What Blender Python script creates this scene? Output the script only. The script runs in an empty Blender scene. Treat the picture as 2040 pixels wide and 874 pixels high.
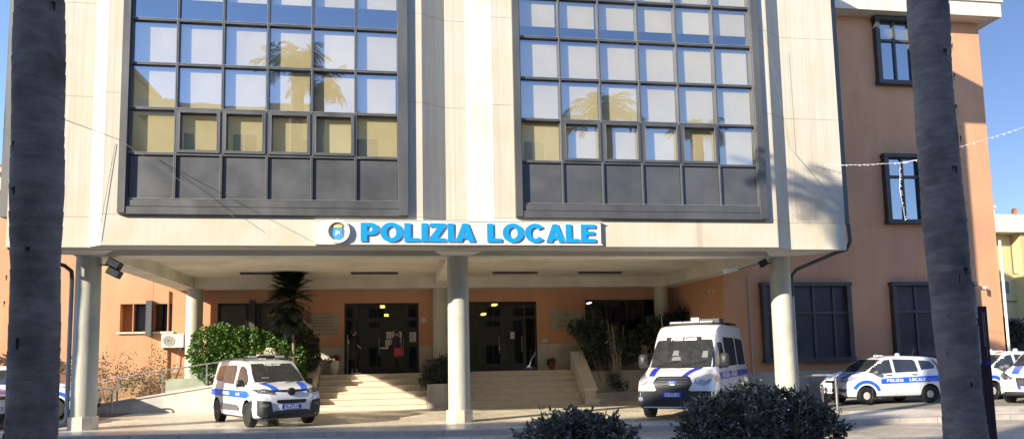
import bpy, bmesh, math, random
from mathutils import Vector, Matrix, noise
from mathutils.geometry import tessellate_polygon, delaunay_2d_cdt
from mathutils.bvhtree import BVHTree
random.seed(7)
SC = bpy.context.scene
COL = SC.collection
R = math.radians
ORG = {}

def gz(x):
    return .015 * min(15., max(0., -x))

# ------------------------------------------------------------------ materials
MATS = {}
def new_mat(name):
    m = bpy.data.materials.new(name); m.use_nodes = True
    m.node_tree.nodes.clear()
    return m, m.node_tree.nodes, m.node_tree.links

def mk(name, c1, c2=None, scale=3., stretch=(1, 1, 1), rough=.6, rough2=None, metal=0., bump=0., bscale=None,
       spec=.5, c3=None, scale3=.4, lo=.35, hi=.65, coat=0., island=0.):
    m, N, L = new_mat(name)
    out = N.new('ShaderNodeOutputMaterial'); b = N.new('ShaderNodeBsdfPrincipled')
    L.new(b.outputs[0], out.inputs[0])
    b.inputs['Roughness'].default_value = rough; b.inputs['Metallic'].default_value = metal
    b.inputs['Specular IOR Level'].default_value = spec
    b.inputs['Coat Weight'].default_value = coat
    b.inputs['Coat Roughness'].default_value = .06
    tc = N.new('ShaderNodeTexCoord'); mp = N.new('ShaderNodeMapping')
    L.new(tc.outputs['Object'], mp.inputs[0]); mp.inputs['Scale'].default_value = stretch
    col = None
    if c2:
        n = N.new('ShaderNodeTexNoise'); n.inputs['Scale'].default_value = scale; n.inputs['Detail'].default_value = 6
        n.inputs['Roughness'].default_value = .6
        L.new(mp.outputs[0], n.inputs[0])
        r = N.new('ShaderNodeMapRange'); r.inputs[1].default_value = lo; r.inputs[2].default_value = hi
        L.new(n.outputs[0], r.inputs[0])
        mx = N.new('ShaderNodeMix'); mx.data_type = 'RGBA'
        mx.inputs[6].default_value = (*c1, 1); mx.inputs[7].default_value = (*c2, 1)
        L.new(r.outputs[0], mx.inputs[0]); col = mx.outputs[2]
        if c3:
            n3 = N.new('ShaderNodeTexNoise'); n3.inputs['Scale'].default_value = scale3; n3.inputs['Detail'].default_value = 5
            L.new(tc.outputs['Object'], n3.inputs[0])
            r3 = N.new('ShaderNodeMapRange'); r3.inputs[1].default_value = .48; r3.inputs[2].default_value = .72
            L.new(n3.outputs[0], r3.inputs[0])
            m3 = N.new('ShaderNodeMix'); m3.data_type = 'RGBA'; m3.inputs[7].default_value = (*c3, 1)
            L.new(r3.outputs[0], m3.inputs[0]); L.new(col, m3.inputs[6]); col = m3.outputs[2]
        if rough2 is not None:
            rr = N.new('ShaderNodeMapRange'); rr.inputs[1].default_value = .3; rr.inputs[2].default_value = .7
            rr.inputs[3].default_value = rough; rr.inputs[4].default_value = rough2
            L.new(n.outputs[0], rr.inputs[0]); L.new(rr.outputs[0], b.inputs['Roughness'])
    if island and col:
        g = N.new('ShaderNodeNewGeometry'); h = N.new('ShaderNodeHueSaturation')
        r = N.new('ShaderNodeMapRange'); r.inputs[3].default_value = 1 - island; r.inputs[4].default_value = 1 + island
        L.new(g.outputs['Random Per Island'], r.inputs[0]); L.new(r.outputs[0], h.inputs['Value'])
        L.new(col, h.inputs['Color']); col = h.outputs[0]
    if col: L.new(col, b.inputs['Base Color'])
    else: b.inputs['Base Color'].default_value = (*c1, 1)
    if bump:
        nb = N.new('ShaderNodeTexNoise'); nb.inputs['Scale'].default_value = bscale or scale * 6
        nb.inputs['Detail'].default_value = 5
        L.new(mp.outputs[0], nb.inputs[0])
        bp = N.new('ShaderNodeBump'); bp.inputs['Strength'].default_value = bump; bp.inputs['Distance'].default_value = .02
        L.new(nb.outputs[0], bp.inputs['Height']); L.new(bp.outputs[0], b.inputs['Normal'])
    MATS[name] = m
    return m

def concrete(name, c1, c2, dark, boards=7.5, stain=(.55, .43, .27)):
    """board-marked concrete: vertical boards, fine vertical streaks, rusty run-off"""
    m, N, L = new_mat(name)
    out = N.new('ShaderNodeOutputMaterial'); b = N.new('ShaderNodeBsdfPrincipled'); L.new(b.outputs[0], out.inputs[0])
    b.inputs['Roughness'].default_value = .85; b.inputs['Specular IOR Level'].default_value = .25
    tc = N.new('ShaderNodeTexCoord'); sp = N.new('ShaderNodeSeparateXYZ'); L.new(tc.outputs['Object'], sp.inputs[0])
    def M(op, a, c=None):
        n = N.new('ShaderNodeMath'); n.operation = op
        for i, v in enumerate((a, c)):
            if v is None: continue
            if isinstance(v, (int, float)): n.inputs[i].default_value = v
            else: L.new(v, n.inputs[i])
        return n.outputs[0]
    s = M('MULTIPLY', M('ADD', sp.outputs[0], M('MULTIPLY', sp.outputs[1], .8)), boards)
    fl = M('FLOOR', s); fr = M('FRACT', s)
    wn = N.new('ShaderNodeTexWhiteNoise'); wn.noise_dimensions = '1D'; L.new(fl, wn.inputs['W'])
    line = M('LESS_THAN', fr, .07)
    gate = M('GREATER_THAN', wn.outputs[0], .5)
    line = M('MULTIPLY', line, gate)
    mp = N.new('ShaderNodeMapping'); mp.inputs['Scale'].default_value = (9, 9, .35); L.new(tc.outputs['Object'], mp.inputs[0])
    n1 = N.new('ShaderNodeTexNoise'); n1.inputs['Scale'].default_value = 1.6; n1.inputs['Detail'].default_value = 8
    n1.inputs['Roughness'].default_value = .7; L.new(mp.outputs[0], n1.inputs[0])
    n2 = N.new('ShaderNodeTexNoise'); n2.inputs['Scale'].default_value = .9; n2.inputs['Detail'].default_value = 6
    L.new(tc.outputs['Object'], n2.inputs[0])
    def mix(f, a, c, fac=None):
        x = N.new('ShaderNodeMix'); x.data_type = 'RGBA'
        L.new(f, x.inputs[0])
        for i, v in ((6, a), (7, c)):
            if isinstance(v, tuple): x.inputs[i].default_value = (*v, 1)
            else: L.new(v, x.inputs[i])
        return x.outputs[2]
    def rng(v, a, c, lo=0., hi=1.):
        r = N.new('ShaderNodeMapRange'); r.inputs[1].default_value = a; r.inputs[2].default_value = c
        r.inputs[3].default_value = lo; r.inputs[4].default_value = hi
        L.new(v, r.inputs[0]); return r.outputs[0]
    col = mix(rng(n1.outputs[0], .3, .7), c1, c2)
    col = mix(rng(wn.outputs[0], 0, 1, 0, .18), col, dark)
    col = mix(rng(n2.outputs[0], .5, .75, 0, .55), col, stain)
    col = mix(M('MULTIPLY', line, .28), col, tuple(v * .45 for v in dark))
    L.new(col, b.inputs['Base Color'])
    h = M('SUBTRACT', M('ADD', M('MULTIPLY', n1.outputs[0], .5), M('MULTIPLY', wn.outputs[0], .35)), M('MULTIPLY', line, .8))
    bp = N.new('ShaderNodeBump'); bp.inputs['Strength'].default_value = .5; bp.inputs['Distance'].default_value = .012
    L.new(h, bp.inputs['Height']); L.new(bp.outputs[0], b.inputs['Normal'])
    MATS[name] = m; return m

def paving(name, c1, c2, mortar, bw, bh, rough, msize=.012, off=.5, rot=0., var=.12, bump=.25, patch=None):
    m, N, L = new_mat(name)
    out = N.new('ShaderNodeOutputMaterial'); b = N.new('ShaderNodeBsdfPrincipled'); L.new(b.outputs[0], out.inputs[0])
    tc = N.new('ShaderNodeTexCoord'); mp = N.new('ShaderNodeMapping'); L.new(tc.outputs['Object'], mp.inputs[0])
    mp.inputs['Rotation'].default_value = (0, 0, rot)
    br = N.new('ShaderNodeTexBrick'); L.new(mp.outputs[0], br.inputs[0]); br.offset = off
    br.inputs['Scale'].default_value = 1; br.inputs['Brick Width'].default_value = bw; br.inputs['Row Height'].default_value = bh
    br.inputs['Mortar Size'].default_value = msize; br.inputs['Mortar Smooth'].default_value = .3
    br.inputs['Color1'].default_value = (*c1, 1); br.inputs['Color2'].default_value = (*c2, 1); br.inputs['Mortar'].default_value = (*mortar, 1)
    n = N.new('ShaderNodeTexNoise'); n.inputs['Scale'].default_value = .7; n.inputs['Detail'].default_value = 9; n.inputs['Roughness'].default_value = .65
    L.new(tc.outputs['Object'], n.inputs[0])
    r = N.new('ShaderNodeMapRange'); r.inputs[1].default_value = .3; r.inputs[2].default_value = .7; r.inputs[3].default_value = 1 - var * 2.2; r.inputs[4].default_value = 1 + var
    L.new(n.outputs[0], r.inputs[0])
    h = N.new('ShaderNodeHueSaturation'); L.new(r.outputs[0], h.inputs['Value']); L.new(br.outputs[0], h.inputs['Color'])
    ns = N.new('ShaderNodeTexNoise'); ns.inputs['Scale'].default_value = 2.3; ns.inputs['Detail'].default_value = 7; ns.inputs['Roughness'].default_value = .7; ns.inputs['Distortion'].default_value = .6
    L.new(tc.outputs['Object'], ns.inputs[0])
    rs = N.new('ShaderNodeMapRange'); rs.inputs[1].default_value = .56; rs.inputs[2].default_value = .74; rs.inputs[4].default_value = .5
    L.new(ns.outputs[0], rs.inputs[0])
    st = N.new('ShaderNodeMix'); st.data_type = 'RGBA'; st.inputs[7].default_value = (*[v * .8 for v in mortar], 1)
    L.new(rs.outputs[0], st.inputs[0]); L.new(h.outputs[0], st.inputs[6]); col = st.outputs[2]
    L.new(col, b.inputs['Base Color'])
    rr = N.new('ShaderNodeMapRange'); rr.inputs[1].default_value = .35; rr.inputs[2].default_value = .65
    rr.inputs[3].default_value = rough[0]; rr.inputs[4].default_value = rough[1]
    L.new(n.outputs[0], rr.inputs[0]); L.new(rr.outputs[0], b.inputs['Roughness'])
    bp = N.new('ShaderNodeBump'); bp.inputs['Strength'].default_value = bump; bp.inputs['Distance'].default_value = .01
    n2 = N.new('ShaderNodeTexNoise'); n2.inputs['Scale'].default_value = 25; n2.inputs['Detail'].default_value = 4; L.new(tc.outputs['Object'], n2.inputs[0])
    ad = N.new('ShaderNodeMath'); ad.operation = 'SUBTRACT'; L.new(n2.outputs[0], ad.inputs[0]); L.new(br.outputs['Fac'], ad.inputs[1])
    L.new(ad.outputs[0], bp.inputs['Height']); L.new(bp.outputs[0], b.inputs['Normal'])
    MATS[name] = m; return m

def glass(name, fac, tint, gcol=(1, 1, 1), rough=.01, wav=0.):
    m, N, L = new_mat(name)
    out = N.new('ShaderNodeOutputMaterial'); mx = N.new('ShaderNodeMixShader'); L.new(mx.outputs[0], out.inputs[0])
    t = N.new('ShaderNodeBsdfTransparent'); t.inputs[0].default_value = (*tint, 1)
    g = N.new('ShaderNodeBsdfGlossy'); g.inputs['Roughness'].default_value = rough; g.inputs[0].default_value = (*gcol, 1)
    fr = N.new('ShaderNodeLayerWeight'); fr.inputs[0].default_value = .5
    pw = N.new('ShaderNodeMath'); pw.operation = 'POWER'; pw.inputs[1].default_value = 4.5; L.new(fr.outputs['Facing'], pw.inputs[0])
    ml = N.new('ShaderNodeMath'); ml.operation = 'MULTIPLY'; ml.inputs[1].default_value = .8; L.new(pw.outputs[0], ml.inputs[0])
    a = N.new('ShaderNodeMath'); a.operation = 'ADD'; a.use_clamp = True; a.inputs[1].default_value = fac + .04
    L.new(ml.outputs[0], a.inputs[0]); L.new(a.outputs[0], mx.inputs[0])
    L.new(t.outputs[0], mx.inputs[1]); L.new(g.outputs[0], mx.inputs[2])
    if wav:
        tc = N.new('ShaderNodeTexCoord'); n = N.new('ShaderNodeTexNoise'); n.inputs['Scale'].default_value = 1.3; n.inputs['Detail'].default_value = 1
        L.new(tc.outputs['Object'], n.inputs[0])
        bp = N.new('ShaderNodeBump'); bp.inputs['Strength'].default_value = wav; bp.inputs['Distance'].default_value = .02
        L.new(n.outputs[0], bp.inputs['Height']); L.new(bp.outputs[0], g.inputs['Normal'])
    MATS[name] = m; return m

def emit(name, c, s):
    m, N, L = new_mat(name)
    out = N.new('ShaderNodeOutputMaterial'); e = N.new('ShaderNodeEmission'); L.new(e.outputs[0], out.inputs[0])
    e.inputs[0].default_value = (*c, 1); e.inputs[1].default_value = s
    MATS[name] = m; return m

concrete('concrete', (.60, .56, .465), (.51, .47, .385), (.43, .39, .32))
concrete('fascia_concrete', (.60, .565, .47), (.545, .51, .42), (.52, .485, .40), boards=.45, stain=(.56, .41, .22))
concrete('concrete_plain', (.70, .66, .54), (.60, .56, .46), (.58, .54, .44), boards=1.1, stain=(.62, .50, .32))
mk('soffit', (.76, .72, .61), (.68, .64, .54), scale=1.2, rough=.8, bump=.15, c3=(.58, .53, .43), scale3=.7)
mk('column_paint', (.53, .515, .42), (.44, .43, .35), scale=2.2, stretch=(1, 1, .3), rough=.6, bump=.15, c3=(.40, .38, .31), scale3=1.4)
mk('metal', (.09, .092, .094), (.125, .128, .13), scale=1.5, stretch=(1, 1, .3), rough=.38, rough2=.55, metal=.35, bump=.05)
mk('metal_light', (.36, .37, .38), (.25, .26, .27), scale=4, rough=.35, metal=.5)
mk('spandrel', (.075, .078, .083), (.11, .112, .118), scale=1.1, rough=.32, rough2=.5, metal=.2, bump=.04, bscale=2)
mk('rubber', (.012, .012, .012), rough=.6)
mk('blind', (.65, .56, .31), (.56, .48, .26), scale=1, rough=.8)
mk('blind_pale', (.70, .62, .38), (.62, .55, .34), scale=1, rough=.8)
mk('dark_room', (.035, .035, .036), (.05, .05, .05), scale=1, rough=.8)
glass('facade_glass', .30, (.97, .97, .96), (.93, .96, 1.), .008, .06)
glass('door_glass', .0, (.42, .42, .42), rough=.02)
glass('clear_glass', .0, (.86, .93, .90), rough=.02)
mk('orange', (.63, .33, .18), (.56, .285, .15), scale=1.6, stretch=(1, 1, .25), rough=.85, bump=.35, bscale=40, c3=(.50, .255, .15), scale3=.45)
mk('orange_deep', (.56, .255, .125), (.52, .23, .105), scale=.9, rough=.85, bump=.2, bscale=40)
mk('plinth', (.55, .50, .42), (.42, .38, .32), scale=1.3, rough=.75, bump=.15, c3=(.33, .30, .26), scale3=1.2)
mk('travertine', (.70, .61, .47), (.60, .51, .39), scale=2.5, stretch=(1, 1, 5), rough=.5, rough2=.7, bump=.15)
mk('marble', (.66, .64, .58), (.48, .47, .43), scale=1.4, rough=.5, bump=.1, c3=(.36, .36, .35), scale3=.9)
mk('dark_frame', (.045, .043, .045), (.07, .066, .066), scale=2, rough=.55, bump=.1)
mk('black_frame', (.013, .012, .012), (.02, .02, .02), scale=2, rough=.4)
mk('window_dark', (.040, .043, .052), (.062, .066, .078), scale=.8, rough=.2, spec=.6)
mk('shutter', (.09, .095, .105), (.075, .08, .09), scale=.6, stretch=(1, 1, 30), rough=.5)
mk('sign_white', (.68, .665, .62), (.64, .62, .56), scale=1.5, rough=.45)
mk('letter_blue', (.005, .30, .86), (.008, .28, .80), scale=3, rough=.35)
mk('letter_side', (.55, .60, .68), rough=.5)
mk('emblem_gold', (.80, .66, .22), (.7, .45, .2), scale=30, rough=.5)
mk('emblem_blue', (.04, .33, .82), (.06, .42, .85), scale=14, rough=.4)
mk('trunk', (.145, .125, .12), (.28, .24, .22), scale=3.4, stretch=(1.2, 1.2, 3.2), rough=.92, bump=1., bscale=22, c3=(.085, .073, .073), scale3=1.8, lo=.3, hi=.7)
mk('trunk_scar', (.016, .014, .016), (.03, .026, .028), scale=20, rough=1)
mk('frond', (.06, .10, .03), (.10, .13, .045), scale=2, rough=.5, island=.25)
mk('hedge_leaf', (.055, .125, .02), (.09, .18, .032), scale=3, rough=.5, island=.3, spec=.35)
mk('bush_leaf', (.055, .06, .045), (.16, .165, .13), scale=4, rough=.38, island=.45, spec=.6)
mk('dark_leaf', (.03, .045, .026), (.05, .065, .038), scale=3, rough=.4, island=.3)
mk('rose_leaf', (.15, .11, .05), (.08, .11, .03), scale=6, rough=.6, island=.35)
mk('twig', (.20, .155, .11), (.30, .25, .19), scale=9, rough=.9)
mk('twig_pale', (.38, .32, .24), (.28, .23, .17), scale=9, rough=.9)
mk('petal_red', (.45, .02, .03), (.6, .05, .06), scale=9, rough=.6)
mk('petal_orange', (.75, .20, .04), (.8, .3, .06), scale=9, rough=.6)
mk('petal_white', (.80, .76, .62), (.65, .62, .45), scale=9, rough=.6, island=.2)
mk('pot_white', (.70, .66, .55), (.60, .56, .46), scale=4, rough=.6)
mk('pot_red', (.22, .05, .035), rough=.6)
mk('soil', (.05, .035, .025), rough=1)
mk('car_white', (.74, .74, .73), (.70, .70, .68), scale=1.5, rough=.28, coat=.6)
mk('car_blue', (.015, .12, .78), (.02, .14, .80), scale=2, rough=.3, coat=.4)
mk('van_blue', (.02, .035, .42), rough=.3, coat=.4)
mk('car_glass', (.018, .02, .022), (.04, .043, .045), scale=3.5, rough=.04, spec=.9)
mk('car_plastic', (.018, .018, .02), (.028, .028, .03), scale=5, rough=.5)
mk('grey_plastic', (.10, .10, .105), rough=.5)
mk('seam', (.16, .16, .16), rough=.7)
mk('chrome', (.70, .70, .72), rough=.15, metal=1.)
mk('headlight', (.50, .52, .55), (.16, .17, .19), scale=14, rough=.08, spec=.9, coat=1.)
mk('headlight_dark', (.05, .05, .055), (.45, .46, .48), scale=12, rough=.08, coat=1., lo=.5, hi=.7)
mk('lamp_clear', (.62, .64, .70), (.42, .44, .50), scale=18, rough=.12, coat=1.)
mk('lamp_amber', (.8, .30, .05), rough=.2)
mk('lamp_red', (.42, .015, .012), rough=.15, coat=1.)
mk('rim_silver', (.58, .56, .52), (.48, .46, .43), scale=8, rough=.45)
mk('rim_dark', (.035, .035, .038), (.12, .12, .12), scale=20, rough=.35, metal=.4, lo=.5, hi=.7)
mk('seat_grey', (.17, .17, .165), rough=.8)
mk('plate_blue', (.015, .045, .55), rough=.4)
mk('white', (.78, .78, .76), rough=.5)
mk('paper', (.62, .60, .56), rough=.8)
mk('ink', (.14, .14, .14), rough=.8)
mk('engraved', (.22, .19, .15), rough=.8)
mk('plaque_stone', (.42, .36, .28), (.36, .31, .24), scale=3, rough=.5)
mk('steel', (.42, .42, .42), (.22, .22, .22), scale=6, rough=.4, metal=.8)
mk('pipe_grey', (.42, .43, .40), (.33, .34, .32), scale=3, rough=.5)
mk('pipe_dark', (.05, .05, .05), (.09, .09, .09), scale=3, rough=.5)
mk('ac_white', (.70, .68, .60), (.64, .62, .54), scale=3, rough=.5)
mk('cream', (.72, .62, .42), (.66, .56, .37), scale=.6, rough=.85)
mk('yellow', (.62, .50, .24), (.56, .45, .21), scale=.4, rough=.85, bump=.1, c3=(.50, .40, .2))
mk('ochre', (.74, .56, .26), (.68, .50, .22), scale=.4, rough=.85)
mk('roof_tile', (.35, .14, .08), (.28, .11, .07), scale=8, rough=.85)
mk('coat_black', (.016, .016, .02), (.026, .026, .03), scale=10, rough=.8)
mk('skin', (.42, .24, .17), rough=.5)
mk('hair', (.012, .009, .008), rough=.4)
mk('bag_red', (.38, .035, .04), (.28, .03, .035), scale=12, rough=.5)
mk('trouser_grey', (.25, .25, .27), rough=.8)
mk('wire', (.16, .15, .14), rough=.6)
mk('bulb', (.75, .75, .72), rough=.3)
mk('totem_dark', (.030, .018, .028), (.04, .025, .035), scale=3, rough=.3)
mk('totem_white', (.55, .57, .62), (.48, .50, .54), scale=1, rough=.3)
mk('asphalt', (.10, .095, .085), (.15, .14, .125), scale=14, rough=.9, bump=.5, bscale=60, c3=(.17, .155, .13), scale3=.8)
mk('gravel', (.36, .33, .25), (.20, .185, .14), scale=22, rough=.95, bump=.9, bscale=45, c3=(.24, .23, .17), scale3=1.1)
mk('kerb_stone', (.52, .47, .40), (.42, .38, .32), scale=4, rough=.6)
mk('ground', (.16, .15, .13), (.11, .10, .09), scale=.5, rough=.95)
paving('floor_tiles', (.80, .71, .55), (.75, .66, .50), (.44, .38, .28), .60, .30, (.20, .5), .009, var=.09, bump=.15)
paving('road_slabs', (.56, .48, .385), (.49, .42, .33), (.28, .245, .20), .55, .28, (.45, .75), .014, rot=.08, var=.18, bump=.5)
paving('brick_dark', (.05, .035, .03), (.035, .026, .023), (.02, .018, .017), .24, .08, (.8, .9), .01)
emit('lamp_yellow', (1., .84, .20), 3.5)
emit('lamp_white', (1., .96, .85), 5.)

# ------------------------------------------------------------------ mesh helper
class MB:
    def __init__(s): s.v = []; s.f = []; s.m = []; s.mi = 0
    def add(s, vs, fs, mi=None):
        n = len(s.v); s.v += [tuple(p) for p in vs]
        s.f += [tuple(n + i for i in f) for f in fs]; s.m += [s.mi if mi is None else mi] * len(fs)
        return s
    def box(s, x0, x1, y0, y1, z0, z1, mi=None, M=None):
        vs = [(x, y, z) for z in (z0, z1) for y in (y0, y1) for x in (x0, x1)]
        if M: vs = [M @ Vector(v) for v in vs]
        return s.add(vs, [(0, 2, 3, 1), (4, 5, 7, 6), (0, 1, 5, 4), (2, 6, 7, 3), (0, 4, 6, 2), (1, 3, 7, 5)], mi)
    def prism(s, poly, z0, z1, mi=None, axis='z', holes=()):
        """poly in (a,b), extruded along axis from z0 to z1"""
        def P(a, b, c): return {'z': (a, b, c), 'y': (a, c, b), 'x': (c, a, b)}[axis]
        loops = [list(poly)] + [list(h) for h in holes]
        flat = [p for l in loops for p in l]; n = len(flat)
        tri = tessellate_polygon([[Vector((a, b, 0)) for a, b in l] for l in loops])
        vs = [P(a, b, z0) for a, b in flat] + [P(a, b, z1) for a, b in flat]
        fs = []
        for t in tri: fs.append(tuple(t)); fs.append(tuple(n + i for i in reversed(t)))
        k = 0
        for l in loops:
            for i in range(len(l)):
                j = (i + 1) % len(l); fs.append((k + i, k + j, n + k + j, n + k + i))
            k += len(l)
        return s.add(vs, fs, mi)
    def tube(s, pts, r, seg=8, mi=None, caps=True):
        pts = [Vector(p) for p in pts]; vs = []; fs = []
        up = None
        for i, p in enumerate(pts):
            d = (pts[min(i + 1, len(pts) - 1)] - pts[max(i - 1, 0)]).normalized()
            if up is None:
                up = Vector((0, 0, 1)) if abs(d.z) < .9 else Vector((1, 0, 0))
            a = d.cross(up).normalized(); up = a.cross(d).normalized()
            rr = r[i] if isinstance(r, (list, tuple)) else r
            for k in range(seg):
                t = 2 * math.pi * k / seg
                vs.append(p + (a * math.cos(t) + up * math.sin(t)) * rr)
        for i in range(len(pts) - 1):
            for k in range(seg):
                j = (k + 1) % seg
                fs.append((i * seg + k, i * seg + j, (i + 1) * seg + j, (i + 1) * seg + k))
        if caps:
            fs.append(tuple(reversed(range(seg)))); fs.append(tuple((len(pts) - 1) * seg + k for k in range(seg)))
        return s.add(vs, fs, mi)
    def lathe(s, prof, c=(0, 0, 0), axis='z', seg=24, mi=None, caps=True):
        vs = []; fs = []
        for r, h in prof:
            for k in range(seg):
                t = 2 * math.pi * k / seg; a, b = r * math.cos(t), r * math.sin(t)
                v = {'z': (a, b, h), 'y': (a, h, b), 'x': (h, a, b)}[axis]
                vs.append((v[0] + c[0], v[1] + c[1], v[2] + c[2]))
        for i in range(len(prof) - 1):
            for k in range(seg):
                j = (k + 1) % seg
                fs.append((i * seg + k, i * seg + j, (i + 1) * seg + j, (i + 1) * seg + k))
        if caps:
            fs.append(tuple(reversed(range(seg)))); fs.append(tuple((len(prof) - 1) * seg + k for k in range(seg)))
        return s.add(vs, fs, mi)
    def build(s, name, mats, parent=None, smooth=False, origin=None, sharp=None, bevel=0, recalc=True):
        if not isinstance(mats, (list, tuple)): mats = [mats]
        o0 = Vector(ORG.get(parent.name, (0, 0, 0))) if parent else Vector(origin or (0, 0, 0))
        me = bpy.data.meshes.new(name)
        me.from_pydata([tuple(Vector(v) - o0) for v in s.v], [], s.f)
        for m in mats: me.materials.append(MATS[m])
        for p, i in zip(me.polygons, s.m): p.material_index = i
        me.validate()
        bm = bmesh.new(); bm.from_mesh(me)
        if recalc: bmesh.ops.recalc_face_normals(bm, faces=bm.faces)
        if bevel:
            bmesh.ops.remove_doubles(bm, verts=bm.verts, dist=1e-5)
            ed = [e for e in bm.edges if len(e.link_faces) == 2 and e.calc_face_angle(0) > .6]
            bmesh.ops.bevel(bm, geom=ed, offset=bevel, segments=2, affect='EDGES', profile=.6, clamp_overlap=True)
        bm.to_mesh(me); bm.free()
        if smooth:
            me.polygons.foreach_set('use_smooth', [True] * len(me.polygons))
            me.set_sharp_from_angle(angle=R(sharp or 40))
        o = bpy.data.objects.new(name, me); COL.objects.link(o)
        if parent: o.parent = parent
        else: o.location = o0
        ORG[o.name] = tuple(o0)
        return o

def tag(o, label=None, cat=None, group=None, kind=None):
    if label: o['label'] = label
    if cat: o['category'] = cat
    if group: o['group'] = group
    if kind: o['kind'] = kind
    return o

def thing(name, label, cat, loc=(0, 0, 0), group=None):
    o = bpy.data.objects.new(name, None); COL.objects.link(o); o.location = loc; o.empty_display_size = .3
    ORG[o.name] = tuple(loc)
    return tag(o, label, cat, group)

def dup(o, parent=None, loc=None, rz=None):
    c = o.copy(); COL.objects.link(c); c.parent = parent
    ORG[c.name] = ORG.get(o.name, (0, 0, 0))
    if loc is not None: c.location = loc
    if rz is not None: c.rotation_euler = (0, 0, rz)
    for ch in list(o.children): dup(ch, c)
    return c

def child_at(o, parent, d):
    """copy of part o shifted by d inside its thing"""
    c = o.copy(); COL.objects.link(c); c.parent = parent; c.location = Vector(o.location) + Vector(d)
    ORG[c.name] = ORG.get(o.name, (0, 0, 0))
    for ch in list(o.children): dup(ch, c)
    return c

def arc(cx, cy, rx, ry, a0, a1, n):
    return [(cx + rx * math.cos(R(a0 + (a1 - a0) * i / n)), cy + ry * math.sin(R(a0 + (a1 - a0) * i / n))) for i in range(n + 1)]

# heavy grotesque capitals, height 1
def glyph(c):
    if c == 'I': return .30, [([(.02, 0), (.28, 0), (.28, 1), (.02, 1)], [])]
    if c == 'L': return .66, [([(0, 0), (.64, 0), (.64, .2), (.27, .2), (.27, 1), (0, 1)], [])]
    if c == 'E': return .72, [([(0, 0), (.69, 0), (.69, .2), (.27, .2), (.27, .42), (.63, .42), (.63, .61), (.27, .61), (.27, .8), (.68, .8), (.68, 1), (0, 1)], [])]
    if c == 'Z': return .74, [([(0, 0), (.71, 0), (.71, .2), (.34, .2), (.71, .82), (.71, 1), (.04, 1), (.04, .8), (.38, .8), (0, .18)], [])]
    if c == 'A': return .86, [([(0, 0), (.27, 0), (.325, .17), (.53, .17), (.585, 0), (.86, 0), (.55, 1), (.31, 1)], [[(.375, .35), (.43, .68), (.485, .35)]])]
    if c == 'P':
        o = [(0, 0), (.27, 0), (.27, .34), (.42, .34)] + arc(.42, .67, .33, .33, -90, 90, 14)[1:] + [(0, 1)]
        h = [(.27, .53), (.27, .80)] + arc(.38, .665, .10, .135, 90, -90, 8)
        return .78, [(o, [h])]
    if c == 'O':
        return .96, [(arc(.46, .5, .47, .525, 0, 360, 32)[:-1], [arc(.46, .5, .20, .30, 0, 360, 24)[:-1]])]
    if c == 'C':
        o = arc(.46, .5, .47, .525, 38, 322, 26) + arc(.46, .5, .20, .30, 322, 38, 20)
        return .90, [(o, [])]
    return .34, []

def word_polys(word, x, z, h, track=.04, width=None):
    adv = [glyph(c)[0] + track for c in word]; tot = sum(adv)
    sx = (width / tot) if width else h
    out = []; cx = x
    for c, a in zip(word, adv):
        for o, hs in glyph(c)[1]:
            out.append(([(cx + px * sx, z + py * h) for px, py in o], [[(cx + px * sx, z + py * h) for px, py in q] for q in hs], cx))
        cx += a * sx
    return out

def font_tris(txt, size, cx, cz, flip=False, bold=.0):
    cu = bpy.data.curves.new('t', 'FONT'); cu.body = txt; cu.size = size; cu.align_x = 'CENTER'; cu.align_y = 'CENTER'
    cu.resolution_u = 2; cu.offset = bold
    o = bpy.data.objects.new('t', cu); COL.objects.link(o)
    dg = bpy.context.evaluated_depsgraph_get(); me = bpy.data.meshes.new_from_object(o.evaluated_get(dg))
    me.calc_loop_triangles()
    vs = [((-v.co.x if flip else v.co.x) + cx, v.co.y + cz) for v in me.vertices]; ts = [tuple(t.vertices) for t in me.loop_triangles]
    bpy.data.objects.remove(o); bpy.data.curves.remove(cu); bpy.data.meshes.remove(me)
    return vs, ts

# ------------------------------------------------------------------ setting
def sheet(name, poly, z, mat, step=4., flat=False):
    """a ground sheet following gz(x); poly convex in x,y"""
    xs = sorted(set([p[0] for p in poly] + [-15, 0]))
    x0, x1 = min(p[0] for p in poly), max(p[0] for p in poly)
    xs = [x for x in xs if x0 <= x <= x1]
    def yr(x):
        ys = []
        for i in range(len(poly)):
            a, b = poly[i], poly[(i + 1) % len(poly)]
            if min(a[0], b[0]) - 1e-6 <= x <= max(a[0], b[0]) + 1e-6:
                if abs(a[0] - b[0]) < 1e-6: ys += [a[1], b[1]]
                else:
                    t = (x - a[0]) / (b[0] - a[0]); ys.append(a[1] + (b[1] - a[1]) * t)
        return min(ys), max(ys)
    m = MB(); vs = []; fs = []
    for x in xs:
        lo, hi = yr(x); vs += [(x, lo, z + gz(x)), (x, hi, z + gz(x))]
    for i in range(len(xs) - 1): fs.append((2 * i, 2 * i + 2, 2 * i + 3, 2 * i + 1))
    m.add(vs, fs)
    return tag(m.build(name, mat), kind='structure')

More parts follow.
